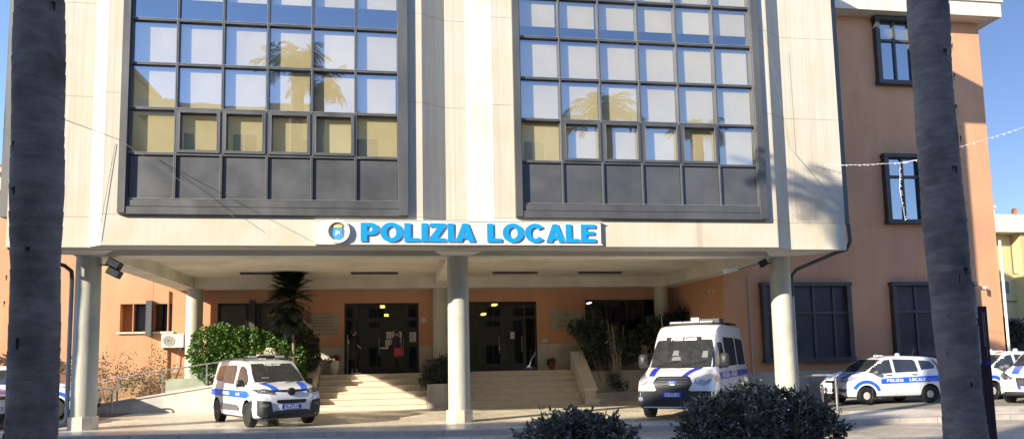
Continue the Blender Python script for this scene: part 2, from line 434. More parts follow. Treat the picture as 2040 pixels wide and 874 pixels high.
KERB = [(-60, 18.4), (-7, 18.0), (-1.7, 17.9), (5.2, 16.9), (11, 16.6), (60, 16.2)]
def kerb_y(x):
    for a, b in zip(KERB, KERB[1:]):
        if a[0] <= x <= b[0]: return a[1] + (b[1] - a[1]) * (x - a[0]) / (b[0] - a[0])
    return 17
sheet('ground', [(-400, -400), (400, -400), (400, 600), (-400, 600)], -.125, 'ground')
sheet('road', [(-80, -7.9), (80, -7.9), (80, 17.4), (-80, 19.2)], -.118, 'road_slabs')
m = MB()
xs = [-60, -15, -7, -1.7, 0, 5.2, 11, 60]
for a, b in zip(xs, xs[1:]):
    ya, yb = kerb_y(a), kerb_y(b); za, zb = gz(a), gz(b)
    m.add([(a, ya + .3, za), (b, yb + .3, zb), (b, 48, zb), (a, 48, za)], [(0, 1, 2, 3)])
tag(m.build('portico_floor', 'floor_tiles'), kind='structure')
m = MB()
for a, b in zip(xs, xs[1:]):
    n = max(1, int((b - a) / 1.0))
    for k in range(n):
        u0 = a + (b - a) * k / n; u1 = a + (b - a) * (k + 1) / n - .008
        y0, y1 = kerb_y(u0), kerb_y(u1)
        vs = [(u0, y0, gz(u0) - .2), (u1, y1, gz(u1) - .2), (u1, y1, gz(u1) + .003), (u0, y0, gz(u0) + .003),
              (u1, y1 + .31, gz(u1) + .003), (u0, y0 + .31, gz(u0) + .003)]
        m.add(vs, [(0, 1, 2, 3), (3, 2, 4, 5)])
tag(m.build('kerb', 'kerb_stone'), kind='structure')
sheet('parking_ground', [(11.7, 19.3), (60, 18.6), (60, 60), (21.6, 60), (21.6, 24.0), (11.7, 24.0)][:2] + [(60, 47), (11.7, 47)], .004, 'gravel')
sheet('yard_ground', [(-60, 19.5), (-8.4, 19.5), (-8.4, 47), (-60, 47)], .004, 'asphalt')

# ------------------------------------------------------------------ police station
ST = thing('police_station', 'pale board-marked concrete block on round columns with two dark gridded window bays', 'building', (1.6, 20, 0))
F = 18.0; RC = 18.35; BK = 19.0
full = [(-8.85, RC), (-7.1, RC), (-6.7, F), (.62, F), (1.21, RC), (1.74, RC), (2.38, F), (9.89, F), (10.41, RC), (12.05, RC), (12.05, BK), (-8.85, BK)]
full_low = full[:-2] + [(12.05, 18.72), (-8.85, 18.72)]
m = MB()
m.prism(full_low, 4.39, 5.10)
m.box(-8.85, 12.05, 18.722, 19.0, 4.77, 5.10)
m.build('fascia', 'fascia_concrete', ST)
m = MB()
lp = [(-8.85, RC), (-7.1, RC), (-6.7, F), (-6.19, F), (-6.19, BK), (-8.85, BK)]
cp = [(.06, F), (.62, F), (1.21, RC), (1.74, RC), (2.38, F), (3.06, F), (3.06, BK), (.06, BK)]
rp = [(9.41, F), (9.89, F), (10.41, RC), (12.05, RC), (12.05, BK), (9.41, BK)]
for z0, z1 in ((5.107, 7.985), (7.992, 10.285), (10.292, 13.2)):
    for p in (lp, cp, rp): m.prism(p, z0, z1)
m.prism(full, 13.2, 14.6)
m.prism([(-9.1, 17.75), (12.3, 17.75), (12.3, 28.6), (-9.1, 28.6)], 14.6, 15.9)
m.box(-8.80, 12.00, 18.97, 28.5, 5.0, 14.65)            # the body of the upper floors
m.build('concrete_facade', 'concrete', ST)
# soffit, beams, brackets
m = MB()
m.box(-8.8, 12.0, 18.72, 28.5, 4.75, 5.02)              # slab over the portico
m.box(-7.2, 10.4, 19.5, 20.12, 4.36, 4.755)
m.box(-7.2, 10.4, 27.9, 28.55, 4.36, 4.755)
m.box(-7.87, -7.2, 19.5, 28.55, 4.358, 4.756); m.box(10.4, 11.07, 19.5, 28.55, 4.358, 4.756)
m.box(1.35, 1.9, 20.12, 27.9, 4.40, 4.755)
for cx, w0, w1 in ((-7.62, .95, .45), (1.55, .62, .38), (10.86, .95, .45)):
    m.prism([(cx - w0, 18.715), (cx + w0, 18.715), (cx + w1, 19.498), (cx - w1, 19.498)], 4.375, 4.752)
m.build('soffit', 'soffit', ST)
colm = MB()
colm.lathe([(.285, .30), (.285, 4.37)], (0, 0, 0), seg=32)
cpos = [(-7.62, 19.8), (1.6, 19.8), (10.86, 19.8), (-7.25, 28.2), (1.6, 28.2), (10.35, 28.2)]
c0 = None
for i, (x, y) in enumerate(cpos):
    mm_ = MB(); zb = gz(x)
    mm_.lathe([(.29, zb + .30), (.285, 2.4), (.285, 4.365)], (x, y, 0), seg=36)
    c = mm_.build('column', 'column_paint', ST, smooth=True)
    b = MB()
    for k in range(10):
        a0 = 2 * math.pi * k / 10; a1 = a0 + 2 * math.pi / 10 * .97
        pl = [(x + r * math.cos(a), y + r * math.sin(a)) for r, a in ((.345, a0), (.345, a1), (.2, a1), (.2, a0))]
        b.prism(pl, zb - .02, zb + .32)
    b.build('column_base', 'travertine', c)

# window bays
class BMB(MB):
    def build(s, *a, **k):
        s.v = [(v[0], v[1] + .205 if v[1] < 18.4 else v[1], v[2]) for v in s.v]
        return MB.build(s, *a, **k)
def bay(xa, xb, gx0, gx1, idx, frag):
    MB = BMB
    fr = MB(); z0, z1 = 5.10, 13.15
    gz0, dz = 5.455, 1.085
    nrow = 7
    # outer box frame
    t = gx0 - xa; t2 = xb - gx1
    fr.box(xa, gx0, 17.66, 18.5, z0 + .02, z1); fr.box(gx1, xb, 17.66, 18.5, z0 + .02, z1)
    fr.box(xa, xb, 17.665, 18.5, z1, z1 + .2)
    fr.prism([(17.68, z0), (18.0, z0 - .05), (18.5, z0 - .05), (18.5, z0 + .17), (17.68, z0 + .17)], xa + .02, xb - .02, axis='x')
    fr.prism([(17.72, z0 + .19), (18.5, z0 + .19), (18.5, gz0 - .02), (17.72, gz0 - .02)], gx0, gx1, axis='x')
    cw = (gx1 - gx0) / 6
    for k in range(7):
        x = gx0 + cw * k
        fr.box(x - .028, x + .028, 17.745, 17.96, gz0 - .02, z1)
    for r in range(nrow + 1):
        z = gz0 + dz * r
        fr.box(gx0, gx1, 17.752, 17.95, z - .03, z + .03)
    W = fr.build('window_bay', 'metal', ST)
    # pale strips set in as painted highlights along mullions and transoms
    ed = MB()
    for k in range(7):
        x = gx0 + cw * k
        ed.box(x - .020, x - .008, 17.737, 17.747, gz0, z1)
    for r in range(nrow + 1):
        z = gz0 + dz * r
        ed.box(gx0, gx1, 17.743, 17.755, z + .016, z + .029)
    ed.build('highlight_strip', 'metal_light', W)
    # glass: each pane very slightly out of plane
    g = MB(); sa = None; sp0 = None; b0 = None
    for r in range(1, nrow + 1):
        for k in range(6):
            x0, x1 = gx0 + cw * k + .028, gx0 + cw * (k + 1) - .028
            za, zb = gz0 + dz * (r - 1) + .03, gz0 + dz * r - .03
            if r == 1:
                s = MB(); s.box(x0 + .01, x1 - .01, 17.80, 17.83, za + .01, zb - .01)
                s.build('spandrel_panel', 'spandrel', W); continue
            if r == 2 and 1 <= k <= 4:
                s = MB(); e = .065
                s.box(x0 + .004, x0 + e, 17.715, 17.83, za, zb); s.box(x1 - e, x1 - .004, 17.715, 17.83, za, zb)
                s.box(x0 + e, x1 - e, 17.716, 17.83, za, za + e); s.box(x0 + e, x1 - e, 17.716, 17.83, zb - e, zb)
                s.box(x0 + e, x0 + e + .012, 17.708, 17.72, za + e, zb - e, mi=1); s.box(x1 - e - .012, x1 - e, 17.708, 17.72, za + e, zb - e, mi=1)
                s.build('window_sash', ['metal', 'metal_light'], W)
            j = [random.uniform(-.004, .004) for _ in range(3)]
            g.add([(x0, 17.83 + j[0], za), (x1, 17.83 + j[1], za), (x1, 17.83 + j[2], zb), (x0, 17.83 + j[0] - j[1] + j[2], zb)], [(0, 1, 2, 3)])
            # pale board hung behind each pane
            s = MB(); bx0, bx1, bz0, bz1 = x0 + .012 + random.uniform(0, .03), x1 - .012 - random.choice((0, 0, .03)), za + random.choice((.005, .01, .05)), zb - .02 - random.uniform(0, .05)
            if r == 5: bz0 = zb - (.36 if frag else .12) - .35; bz1 = zb - .02
            a = random.uniform(-.02, .02)
            s.add([(bx0 + a, 17.905, bz0), (bx1, 17.905, bz0), (bx1, 17.90, bz1), (bx0 - a, 17.90, bz1),
                   (bx0 + a, 17.92, bz0), (bx1, 17.92, bz0), (bx1, 17.915, bz1), (bx0 - a, 17.915, bz1)],
                  [(0, 1, 2, 3), (7, 6, 5, 4), (0, 4, 5, 1), (3, 2, 6, 7), (0, 3, 7, 4), (1, 5, 6, 2)])
            s.build('blind', 'blind' if random.random() < .7 else 'blind_pale', W)
    g.build('pane', 'facade_glass', W, recalc=False)
    bk = MB(); bk.box(gx0, gx1, 18.62, 18.66, 5.4, 13.1)
    bk.build('room_backing', 'dark_room', W)
bay(-6.33, .262, -6.17, .04, 0, False)
bay(2.91, 9.57, 3.08, 9.38, 1, True)
for s_, x in ((-1, -8.85), (1, 12.05)):
    fr = MB(); a, b = (x - .27, x - .002) if s_ < 0 else (x + .002, x + .27)
    fr.box(a, b, 18.56, 26.5, 5.13, 13.2)
    W = fr.build('side_window_bay', 'metal', ST)
    g = MB(); xx = a - .004 if s_ < 0 else b + .004
    for k in range(6):
        for r in range(6): g.add([(xx, 18.8 + k * 1.25, 5.5 + r * 1.1), (xx, 19.95 + k * 1.25, 5.5 + r * 1.1), (xx, 19.95 + k * 1.25, 6.5 + r * 1.1), (xx, 18.8 + k * 1.25, 6.5 + r * 1.1)], [(0, 1, 2, 3)])
    g.build('side_pane', 'window_dark', W)

# back wall of the portico with doors and windows
YB = 28.8
def wall_y(m, x0, x1, z0, z1, holes, y0=YB, y1=YB + .3, mi=0):
    """wall slab with rectangular openings (x0,x1,z0,z1), holes sorted by x and not overlapping"""
    x = x0
    for a, b, c, d in sorted(holes):
        if a > x: m.box(x, a, y0, y1, z0, z1, mi)
        if c > z0: m.box(a, b, y0, y1, z0, c, mi)
        if d < z1: m.box(a, b, y0, y1, d, z1, mi)
        x = b
    if x < x1: m.box(x, x1, y0, y1, z0, z1, mi)
D1 = (-2.0, .8, 1.18, 3.86); D2 = (2.68, 5.42, 1.18, 3.88)
WR = (7.39, 10.35, 1.75, 3.92)
WL1 = (-9.97, -8.19, 2.88, 3.90); WL2 = (-6.6, -3.9, 2.2, 3.90)
m = MB()
wall_y(m, -8.85, 11.1, 2.2, 4.8, [(D1[0], D1[1], 2.2, D1[3]), (D2[0], D2[1], 2.2, D2[3]), (WR[0], WR[1], 2.2, WR[3]), (WL1[0] + 1.12, WL1[1], WL1[2], WL1[3]), (WL2[0], WL2[1], 2.2, WL2[3])])
m.build('portico_wall', 'orange', ST)
m = MB()
m.box(-8.85, -3.42, YB + .002, YB + .3, 0, 2.2); m.build('portico_wall', 'orange', ST); m = MB()
wall_y(m, -3.42, 11.1, 0, 2.2, [(D1[0], D1[1], 1.18, 2.2), (D2[0], D2[1], 1.18, 2.2), (WR[0], WR[1], 1.75, 2.2)], YB - .03, YB + .3)
m.build('wall_plinth', 'plinth', ST)
# entrance hall behind the doors
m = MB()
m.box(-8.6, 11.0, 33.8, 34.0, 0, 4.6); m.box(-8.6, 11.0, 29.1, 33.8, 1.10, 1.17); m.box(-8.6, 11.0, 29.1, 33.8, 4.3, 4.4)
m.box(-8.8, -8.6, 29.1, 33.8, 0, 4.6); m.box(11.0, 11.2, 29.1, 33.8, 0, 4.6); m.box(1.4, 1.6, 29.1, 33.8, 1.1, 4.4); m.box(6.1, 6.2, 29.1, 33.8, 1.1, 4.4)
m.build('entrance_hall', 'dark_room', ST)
def door(D, mull, transom, leafs, lampx):
    x0, x1, z0, z1 = D; m = MB(); t = .07; y0, y1 = YB + .06, YB + .16
    m.box(x0, x0 + t, y0, y1, z0, z1); m.box(x1 - t, x1, y0, y1, z0, z1); m.box(x0 + t, x1 - t, y0, y1, z1 - t, z1); m.box(x0 + t, x1 - t, y0, y1, z0, z0 + .05)
    m.box(x0 + t, x1 - t, y0 - .003, y1, transom - .05, transom + .05)
    for x, a, b in mull: m.box(x - .035, x + .035, y0 + .002, y1 + .003, a, b)
    d = m.build('entrance_door', 'black_frame', ST)
    g = MB(); g.box(x0 + t, x1 - t, YB + .10, YB + .112, z0 + .05, z1 - t); g.build('door_pane', 'door_glass', d)
    for a, b in leafs:
        l = MB()
        l.box(a, a + .06, y0 - .02, y0 - .004, z0 + .06, transom - .06); l.box(b - .06, b, y0 - .02, y0 - .004, z0 + .06, transom - .06)
        l.box(a + .06, b - .06, y0 - .02, y0 - .004, transom - .14, transom - .06); l.box(a + .06, b - .06, y0 - .02, y0 - .004, z0 + .06, z0 + .28)
        lf = l.build('door_leaf', 'black_frame', d)
        h = MB(); h.tube([(b - .1, y0 - .05, z0 + .7), (b - .1, y0 - .05, z0 + 1.35)], .014, 6); h.build('door_handle', 'steel', lf)
    return d
d1 = door(D1, [(-1.55, 1.2, 3.8), (.35, 1.2, 3.8), (-.56, 1.2, 3.2)], 3.26, [(-1.5, -.6), (-.52, .31)], 0)
d2 = door(D2, [(3.1, 1.2, 3.8), (4.95, 1.2, 3.8), (4.05, 1.2, 3.2)], 3.26, [(3.14, 4.01), (4.09, 4.91)], 0)
for x, y, z in ((-.62, 31.0, 3.89), (-.49, 33.0, 3.66), (4.03, 31.0, 3.93), (3.79, 33.0, 3.66)):
    m = MB(); m.box(x - .09, x + .09, y - .3, y + .3, z - .05, z + .03); m.build('hall_lamp', 'lamp_yellow', ST)
def win(parent, x0, x1, z0, z1, y, mull, trans, frame='black_frame', pane='window_dark', t=.07, d=.1, lamps=()):
    m = MB()
    m.box(x0, x0 + t, y, y + d, z0, z1); m.box(x1 - t, x1, y, y + d, z0, z1); m.box(x0 + t, x1 - t, y, y + d, z1 - t, z1); m.box(x0 + t, x1 - t, y, y + d, z0, z0 + t)
    for x in mull: m.box(x - t * .45, x + t * .45, y + .002, y + d - .002, z0 + t, z1 - t)
    for z in trans: m.box(x0 + t, x1 - t, y + .004, y + d - .004, z - t * .45, z + t * .45)
    w = m.build('window', frame, parent)
    g = MB(); g.box(x0 + t, x1 - t, y + d * .6, y + d * .6 + .01, z0 + t, z1 - t); g.build('pane', pane, w)
    return w
win(ST, *WR, YB + .08, [8.3, 9.15, 9.85], [2.3], pane='door_glass')
for x in (7.9, 8.15):
    m = MB(); m.box(x, x + .1, 31, 31.5, 3.95, 4.0); m.build('hall_lamp', 'lamp_white', ST)
win(ST, WL2[0], WL2[1], WL2[2], WL2[3], YB + .12, [-5.6, -5.1], [], pane='window_dark')
m = MB(); m.box(-5.45, -5.25, YB - .12, YB + .2, 2.3, 4.0); m.build('window_pier', 'dark_frame', ST)
win(ST, -8.5, -8.19, 2.88, 3.9, YB + .22, [], [], pane='shutter')

# stairs, cheek walls, landing
def stairs(x0, x1):
    m = MB()
    for k in range(6):
        y = 26.0 + .32 * k; z1 = 1.18 * (k + 1) / 6
        m.box(x0, x1, y + .015, 28.0 if k < 5 else 28.77, z1 - 1.18 / 6 if k else 0, z1 - .045)
        m.box(x0 - .0, x1, y - .012, 28.0 if k < 5 else 28.77, z1 - .043, z1)
    return m.build('staircase', 'travertine', ST)
stairs(-2.78, .98); stairs(2.42, 6.52)
m = MB(); m.box(.985, 2.415, 27.62, 28.77, 0, 1.177); m.build('landing', 'travertine', ST)
m = MB()
m.prism([(25.78, 0), (28.0, 0), (28.0, 1.80), (27.72, 1.80), (25.78, .46)], 6.53, 6.92, axis='x')
m.prism([(25.70, .46), (27.68, 1.82), (28.05, 1.82), (28.05, 1.88), (27.66, 1.88), (25.70, .53)], 6.49, 6.96, axis='x')
m.box(6.49, 7.0, 25.55, 25.775, 0, .2)
m.build('stair_wall', 'travertine', ST, bevel=.01)
m = MB()
m.prism([(25.9, 0), (28.7, 0), (28.7, 1.8), (27.9, 1.8), (25.9, .55)], -3.22, -2.80, axis='x')
m.build('stair_wall', 'travertine', ST, bevel=.01)
m = MB(); m.box(-8.0, -3.23, 27.6, 28.76, 0, 1.17); m.build('terrace_wall', 'plinth', ST)
m = MB(); m.box(6.93, 11.08, 27.3, 28.76, 0, 1.12); m.box(6.93, 11.08, 28.2, 28.755, 1.12, 1.5)
m.box(7.0, 11.08, 26.8, 27.3, 0, .34)
m.build('terrace_wall', 'plinth', ST)

# ramp with glass balustrade
m = MB()
m.prism([(-10.6, gz(-10.6) - .05), (-3.25, 0), (-3.25, 1.10), (-5.6, .98), (-9.4, .42), (-10.6, .36)], 25.9, 27.3, axis='y')
m.prism([(-10.6, .36), (-9.4, .42), (-5.6, .98), (-3.25, 1.10), (-3.25, 1.16), (-5.6, 1.04), (-9.4, .48), (-10.6, .42)], 25.86, 26.1, axis='y')
m.build('access_ramp', 'marble', ST)
RL = thing('ramp_railing', 'glass balustrade with thin steel handrail beside the sloping ramp', 'railing', (-7, 25.98, 0))
def rz(x): return .48 + (x + 9.4) * (.56 / 3.8)
m = MB(); m.tube([(-10.4, 25.98, rz(-9.6) + .72), (-9.4, 25.98, rz(-9.4) + .74), (-5.6, 25.98, rz(-5.6) + .72), (-3.3, 25.98, 1.84)], .022, 8); m.build('handrail', 'steel', RL, smooth=True)
for x in (-10.3, -9.0, -7.62, -6.25, -4.9, -3.5):
    z = rz(x) if x < -5.6 else 1.05 + (x + 5.6) * .04
    m = MB(); m.box(x - .025, x + .025, 25.96, 26.0, z - .2, z + .72); m.build('post', 'steel', RL)
for a, b in ((-10.25, -9.05), (-8.95, -7.67), (-7.57, -6.3), (-6.2, -4.95), (-4.85, -3.55)):
    za = rz(a) if a < -5.6 else 1.05; zb_ = rz(b) if b < -5.6 else 1.1
    m = MB(); m.add([(a, 25.975, za + .05), (b, 25.975, zb_ + .05), (b, 25.975, zb_ + .62), (a, 25.975, za + .62),
                     (a, 25.985, za + .05), (b, 25.985, zb_ + .05), (b, 25.985, zb_ + .62), (a, 25.985, za + .62)],
                    [(0, 1, 2, 3), (7, 6, 5, 4), (0, 4, 5, 1), (3, 2, 6, 7), (0, 3, 7, 4), (1, 5, 6, 2)])
    m.build('glass_panel', 'clear_glass', RL)

# planter between the stairs
PL = thing('stone_planter', 'pale stone planter box between the two flights of steps', 'planter', (1.7, 26.8, 0))
m = MB(); m.box(1.0, 2.4, 26.0, 26.12, 0, .82); m.box(1.0, 2.4, 27.45, 27.6, 0, .82); m.box(1.0, 1.12, 26.12, 27.45, 0, .82); m.box(2.28, 2.4, 26.12, 27.45, 0, .82)
m.build('box', 'plinth', PL, bevel=.01)
m = MB(); m.box(1.12, 2.28, 26.12, 27.45, .6, .74); m.build('soil', 'soil', PL)

# ------------------------------------------------------------------ left wing (lit orange wall) and annex
LW = thing('orange_wing', 'sunlit orange plastered wing with recessed windows at the left edge', 'building', (-14, 29, 0))
m = MB()
wall_y(m, -24, -8.86, 0, 8.0, [(WL1[0], -8.87, WL1[2], WL1[3])], YB, YB + .3)
m.box(-24, -8.86, 29.4, 36, 0, 8.0)
m.box(WL1[0], -8.87, YB + .3, 29.4, WL1[3], WL1[3] + .2); m.box(WL1[0], -8.87, YB + .3, 29.4, WL1[2] - .2, WL1[2])
m.box(-9.55, -9.52, YB + .02, 29.3, WL1[2], WL1[3])
m.build('wall', 'orange', LW)
m = MB(); m.box(-24.2, -8.86, 28.6, 36.2, 8.0, 8.25); m.build('cornice', 'cream', LW)
m = MB(); m.box(WL1[0] - .08, -8.1, YB - .08, YB + .02, WL1[2] - .07, WL1[2]); m.build('window_sill', 'travertine', LW)
win(LW, -9.5, -8.98, WL1[2], WL1[3], YB + .2, [], [], frame='black_frame', pane='shutter')
m = MB(); m.box(-9.02, -8.82, YB - .25, YB + .05, WL1[2] - .16, WL1[3] + .1); m.build('window_pier', 'metal', LW)

AX = thing('annex_building', 'orange plastered annex with a pale concrete cornice right of the concrete block', 'building', (16.4, 24.1, 0))
x0, x1 = 11.1, 21.85
AW = [(12.42, 15.75, 1.47, 3.95), (17.36, 20.7, 1.47, 3.95)]
m = MB()
m.box(x0, x1, 24.1, 34, 1.0, 13.95)
m.build('wall', 'orange', AX)
m = MB(); m.box(x0, x1 + .03, 24.05, 34.03, 0, 1.0); m.build('plinth', 'plinth', AX)
m = MB(); m.box(x0 + .9, x1 + .5, 23.5, 34.5, 13.95, 14.5); m.box(x0 + .9, x1 + .56, 23.44, 34.56, 14.5, 15.6); m.build('cornice', 'concrete_plain', AX)
def box_win(x0, x1, z0, z1, mull, tr, pane, t=.16, dep=.22):
    y0 = 24.1 - dep
    m = MB()
    m.box(x0, x0 + t, y0, 24.1, z0, z1); m.box(x1 - t, x1, y0, 24.1, z0, z1)
    m.box(x0 - .03, x1 + .03, y0 - .03, 24.1, z1, z1 + .13); m.box(x0 - .03, x1 + .03, y0 - .03, 24.1, z0 - .15, z0)
    for x in mull: m.box(x - .045, x + .045, 24.0, 24.1, z0, z1)
    for z in tr: m.box(x0 + t, x1 - t, 23.995, 24.1, z - .045, z + .045)
    w = m.build('window', 'dark_frame', AX)
    g = MB()
    xs_ = [x0 + t] + list(mull) + [x1 - t]; zs_ = [z0] + list(tr) + [z1]
    for a, b in zip(xs_, xs_[1:]):
        for c, d in zip(zs_, zs_[1:]):
            j = random.uniform(-.006, .006)
            g.add([(a, 24.06 + j, c), (b, 24.06 - j, c), (b, 24.06 - j, d), (a, 24.06 + j, d)], [(0, 1, 2, 3)])
    g.build('pane', pane, w, recalc=False)
    return w
for a, b, c, d in AW:
    n = (b - a) / 4.0
    box_win(a, b, c, d, [a + .95, a + 1.95, b - .62][:3], [c + 1.55], 'window_dark')
glass('annex_glass', .38, (.5, .52, .55), (.9, .95, 1), .01)
w = box_win(17.40, 18.98, 6.33, 8.62, [18.16], [7.92], 'annex_glass')
w2 = box_win(17.43, 19.06, 11.50, 13.80, [18.22], [13.05], 'annex_glass')
for (a, b, c, d) in ((17.57, 18.8, 6.4, 8.55), (17.6, 18.88, 11.6, 13.7)):
    m = MB(); m.box(a, b, 24.08, 24.095, c, d); m.build('room_backing', 'dark_room', w if c < 9 else w2)
m = MB(); m.box(17.62, 18.85, 24.071, 24.078, 13.1, 13.74); m.build('blind', 'blind', w2)
m = MB(); m.tube([(x1 + .05, 24.0, .2), (x1 + .05, 24.0, 5.6)], .045, 8); m.build('downpipe', 'white', AX, smooth=True)
m = MB(); m.tube([(12.0, 24.05, 4.3), (12.02, 24.05, .5)], .02, 6); m.build('conduit', 'pipe_grey', AX)

# ------------------------------------------------------------------ sign
SG = thing('sign_board', 'long white sign board with blue POLIZIA LOCALE lettering over the central column', 'sign', (1.6, 17.9, 4.43))
m = MB(); m.box(-1.90, 5.06, 17.90, 17.985, 4.435, 4.985)
m.box(-1.93, 5.09, 17.885, 17.99, 4.405, 4.437); m.box(-1.93, 5.09, 17.885, 17.99, 4.983, 5.005)
m.build('board', 'sign_white', SG)
for word, xa, xb in (('POLIZIA', -.87, 1.90), ('LOCALE', 2.17, 4.95)):
    for o, hs, cx in word_polys(word, xa, 4.475, .455, width=xb - xa):
        m = MB(); m.prism(o, 17.858, 17.885, axis='y', holes=hs)
        bm_ = m
        l = m.build('letter', ['letter_blue', 'letter_side'], SG)
        for p in l.data.polygons:
            if p.normal.y > -.5: p.material_index = 1
# emblem: ring with crown and shield
m = MB(); cx, cz = -1.40, 4.71
ro = arc(cx, cz, .285, .285, 0, 360, 40)[:-1]; ri = arc(cx, cz, .215, .215, 0, 360, 40)[:-1]
m.prism(ro, 17.80, 17.90, axis='y', holes=[ri]); em = m.build('emblem', 'sign_white', SG, smooth=True)
m = MB(); m.prism(ri, 17.87, 17.898, axis='y'); m.build('emblem_disc', 'sign_white', em)
m = MB(); m.prism([(cx - .10, cz + .07), (cx - .10, cz - .13), (cx - .07, cz - .17), (cx, cz - .20), (cx + .07, cz - .17), (cx + .10, cz - .13), (cx + .10, cz + .07)], 17.83, 17.865, axis='y'); m.build('shield', 'emblem_blue', em)
m = MB(); m.prism([(cx - .09, cz + .085), (cx + .09, cz + .085), (cx + .11, cz + .18), (cx + .06, cz + .14), (cx + .03, cz + .19), (cx, cz + .15), (cx - .03, cz + .19), (cx - .06, cz + .14), (cx - .11, cz + .18)], 17.835, 17.865, axis='y'); m.build('crown', 'emblem_gold', em)
m = MB(); m.prism([(cx - .06, cz - .09), (cx - .04, cz - .02), (cx - .045, cz + .03), (cx - .02, cz + .01), (cx, cz + .02), (cx + .02, cz - .01), (cx + .05, cz + .0), (cx + .06, cz - .1), (cx + .04, cz - .05), (cx, cz - .06), (cx - .03, cz - .1)], 17.822, 17.832, axis='y'); m.build('charge', 'white', em)

# ------------------------------------------------------------------ vehicles
def cr(p0, p1, p2, p3, t):
    return tuple(.5 * ((2 * b) + (-a + c) * t + (2 * a - 5 * b + 4 * c - d) * t * t + (-a + 3 * b - 3 * c + d) * t ** 3) for a, b, c, d in zip(p0, p1, p2, p3))
def spline(pts, n):
    out = []
    for i in range(len(pts) - 1):
        p0 = pts[max(i - 1, 0)]; p3 = pts[min(i + 2, len(pts) - 1)]
        for k in range(n): out.append(cr(p0, pts[i], pts[i + 1], p3, k / n))
    out.append(pts[-1]); return out

def car_body(st, arches, mats):
    """loft cross-sections (x, zb, zt, w, wr, zbelt); cut wheel arches"""
    sec = spline([tuple(map(float, s)) for s in st], 4)
    rings = []
    for x, zb, zt, w, wr, zbelt in sec:
        zbelt = min(zbelt, zt - .05); zm = zb + (zbelt - zb) * .5; hgt = zt - zbelt
        rr = min(.09, hgt * .5)
        half = [(0, zb), (w * .55, zb), (w * .9, zb), (w * .965, zb + .05), (w * .99, zb + .16), (w, zm), (w * .995, zbelt - .12 * (zm < zbelt - .2)), (w * .965, zbelt),
                (w * .965 + (wr - w * .965) * .35, zbelt + (hgt - rr) * .33), (w * .965 + (wr - w * .965) * .72, zbelt + (hgt - rr) * .70), (wr, zt - rr), (wr - rr * .35, zt - rr * .38), (wr - rr * 1.1, zt - .02 * min(1, hgt)), (wr * .5, zt), (0, zt + .006)]
        ring = [(x, y, z) for y, z in half] + [(x, -y, z) for y, z in reversed(half[1:-1])]
        rings.append(ring)
    m = MB(); n = len(rings[0]); vs = [v for r in rings for v in r]; fs = []
    for i in range(len(rings) - 1):
        for k in range(n):
            j = (k + 1) % n; fs.append((i * n + k, i * n + j, (i + 1) * n + j, (i + 1) * n + k))
    c = len(vs)
    for i0, off in ((0, 0), (len(rings) - 1, (len(rings) - 1) * n)):
        vs.append(tuple(sum(rings[i0][k][a] for k in range(n)) / n for a in range(3)))
        for k in range(n): fs.append((off + k, off + (k + 1) % n, len(vs) - 1))
    m.add(vs, fs)
    return m, vs, fs

def finish_body(m, vs, fs, parent, arches, mats, name='body'):
    o = m.build(name, mats, parent, smooth=True, sharp=50)
    bvh = BVHTree.FromPolygons([Vector(v) for v in vs], fs)
    cut = MB()
    for x, z, r, w in arches:
        for s in (-1, 1):
            cut.lathe([(r, s * (w - .30)), (r, s * (w + .3))], (x, 0, z), axis='y', seg=32, mi=0)
    co = cut.build('cut', 'car_plastic')
    bo = o.modifiers.new('b', 'BOOLEAN'); bo.operation = 'DIFFERENCE'; bo.object = co; bo.solver = 'EXACT'; bo.material_mode = 'TRANSFER'
    bpy.context.view_layer.update()
    dg = bpy.context.evaluated_depsgraph_get(); me = bpy.data.meshes.new_from_object(o.evaluated_get(dg))
    o.modifiers.clear(); old = o.data; o.data = me; bpy.data.meshes.remove(old)
    bpy.data.objects.remove(co)
    me.polygons.foreach_set('use_smooth', [True] * len(me.polygons)); me.set_sharp_from_angle(angle=R(38))
    zmin = min(v[2] for v in vs)
    for p in me.polygons:                                   # dark lower sill and underbody
        if p.center.z < zmin + .10 and p.normal.z < .3: p.material_index = 1
    return o, bvh

def inside(p, loops):
    c = False; x, y = p
    for l in loops:
        for i in range(len(l)):
            a, b = l[i], l[i - 1]
            if (a[1] > y) != (b[1] > y) and x < (b[0] - a[0]) * (y - a[1]) / (b[1] - a[1]) + a[0]: c = not c
    return c
def dens(l, step):
    out = []
    for i in range(len(l)):
        a, b = l[i], l[(i + 1) % len(l)]; d = math.hypot(b[0] - a[0], b[1] - a[1]); n = max(1, int(d / step))
        out += [(a[0] + (b[0] - a[0]) * k / n, a[1] + (b[1] - a[1]) * k / n) for k in range(n)]
    return out
def tri2d(loops, step):
    ls = [dens(l, step) for l in loops]; pts = [Vector(p) for l in ls for p in l]; ed = []; k = 0
    for l in ls:
        ed += [(k + i, k + (i + 1) % len(l)) for i in range(len(l))]; k += len(l)
    x0, x1 = min(p[0] for p in ls[0]), max(p[0] for p in ls[0]); y0, y1 = min(p[1] for p in ls[0]), max(p[1] for p in ls[0])
    nx, ny = int((x1 - x0) / step), int((y1 - y0) / step)
    for i in range(1, nx + 1):
        for j in range(1, ny + 1):
            p = (x0 + (x1 - x0) * (i / (nx + 1.)), y0 + (y1 - y0) * (j / (ny + 1.)))
            if inside(p, ls): pts.append(Vector(p))
    r = delaunay_2d_cdt(pts, ed, [], 0, 1e-6)
    vs = [tuple(v) for v in r[0]]; fs = []
    for f in r[2]:
        c = (sum(vs[i][0] for i in f) / len(f), sum(vs[i][1] for i in f) / len(f))
        if inside(c, ls): fs.append(tuple(f))
    return vs, fs
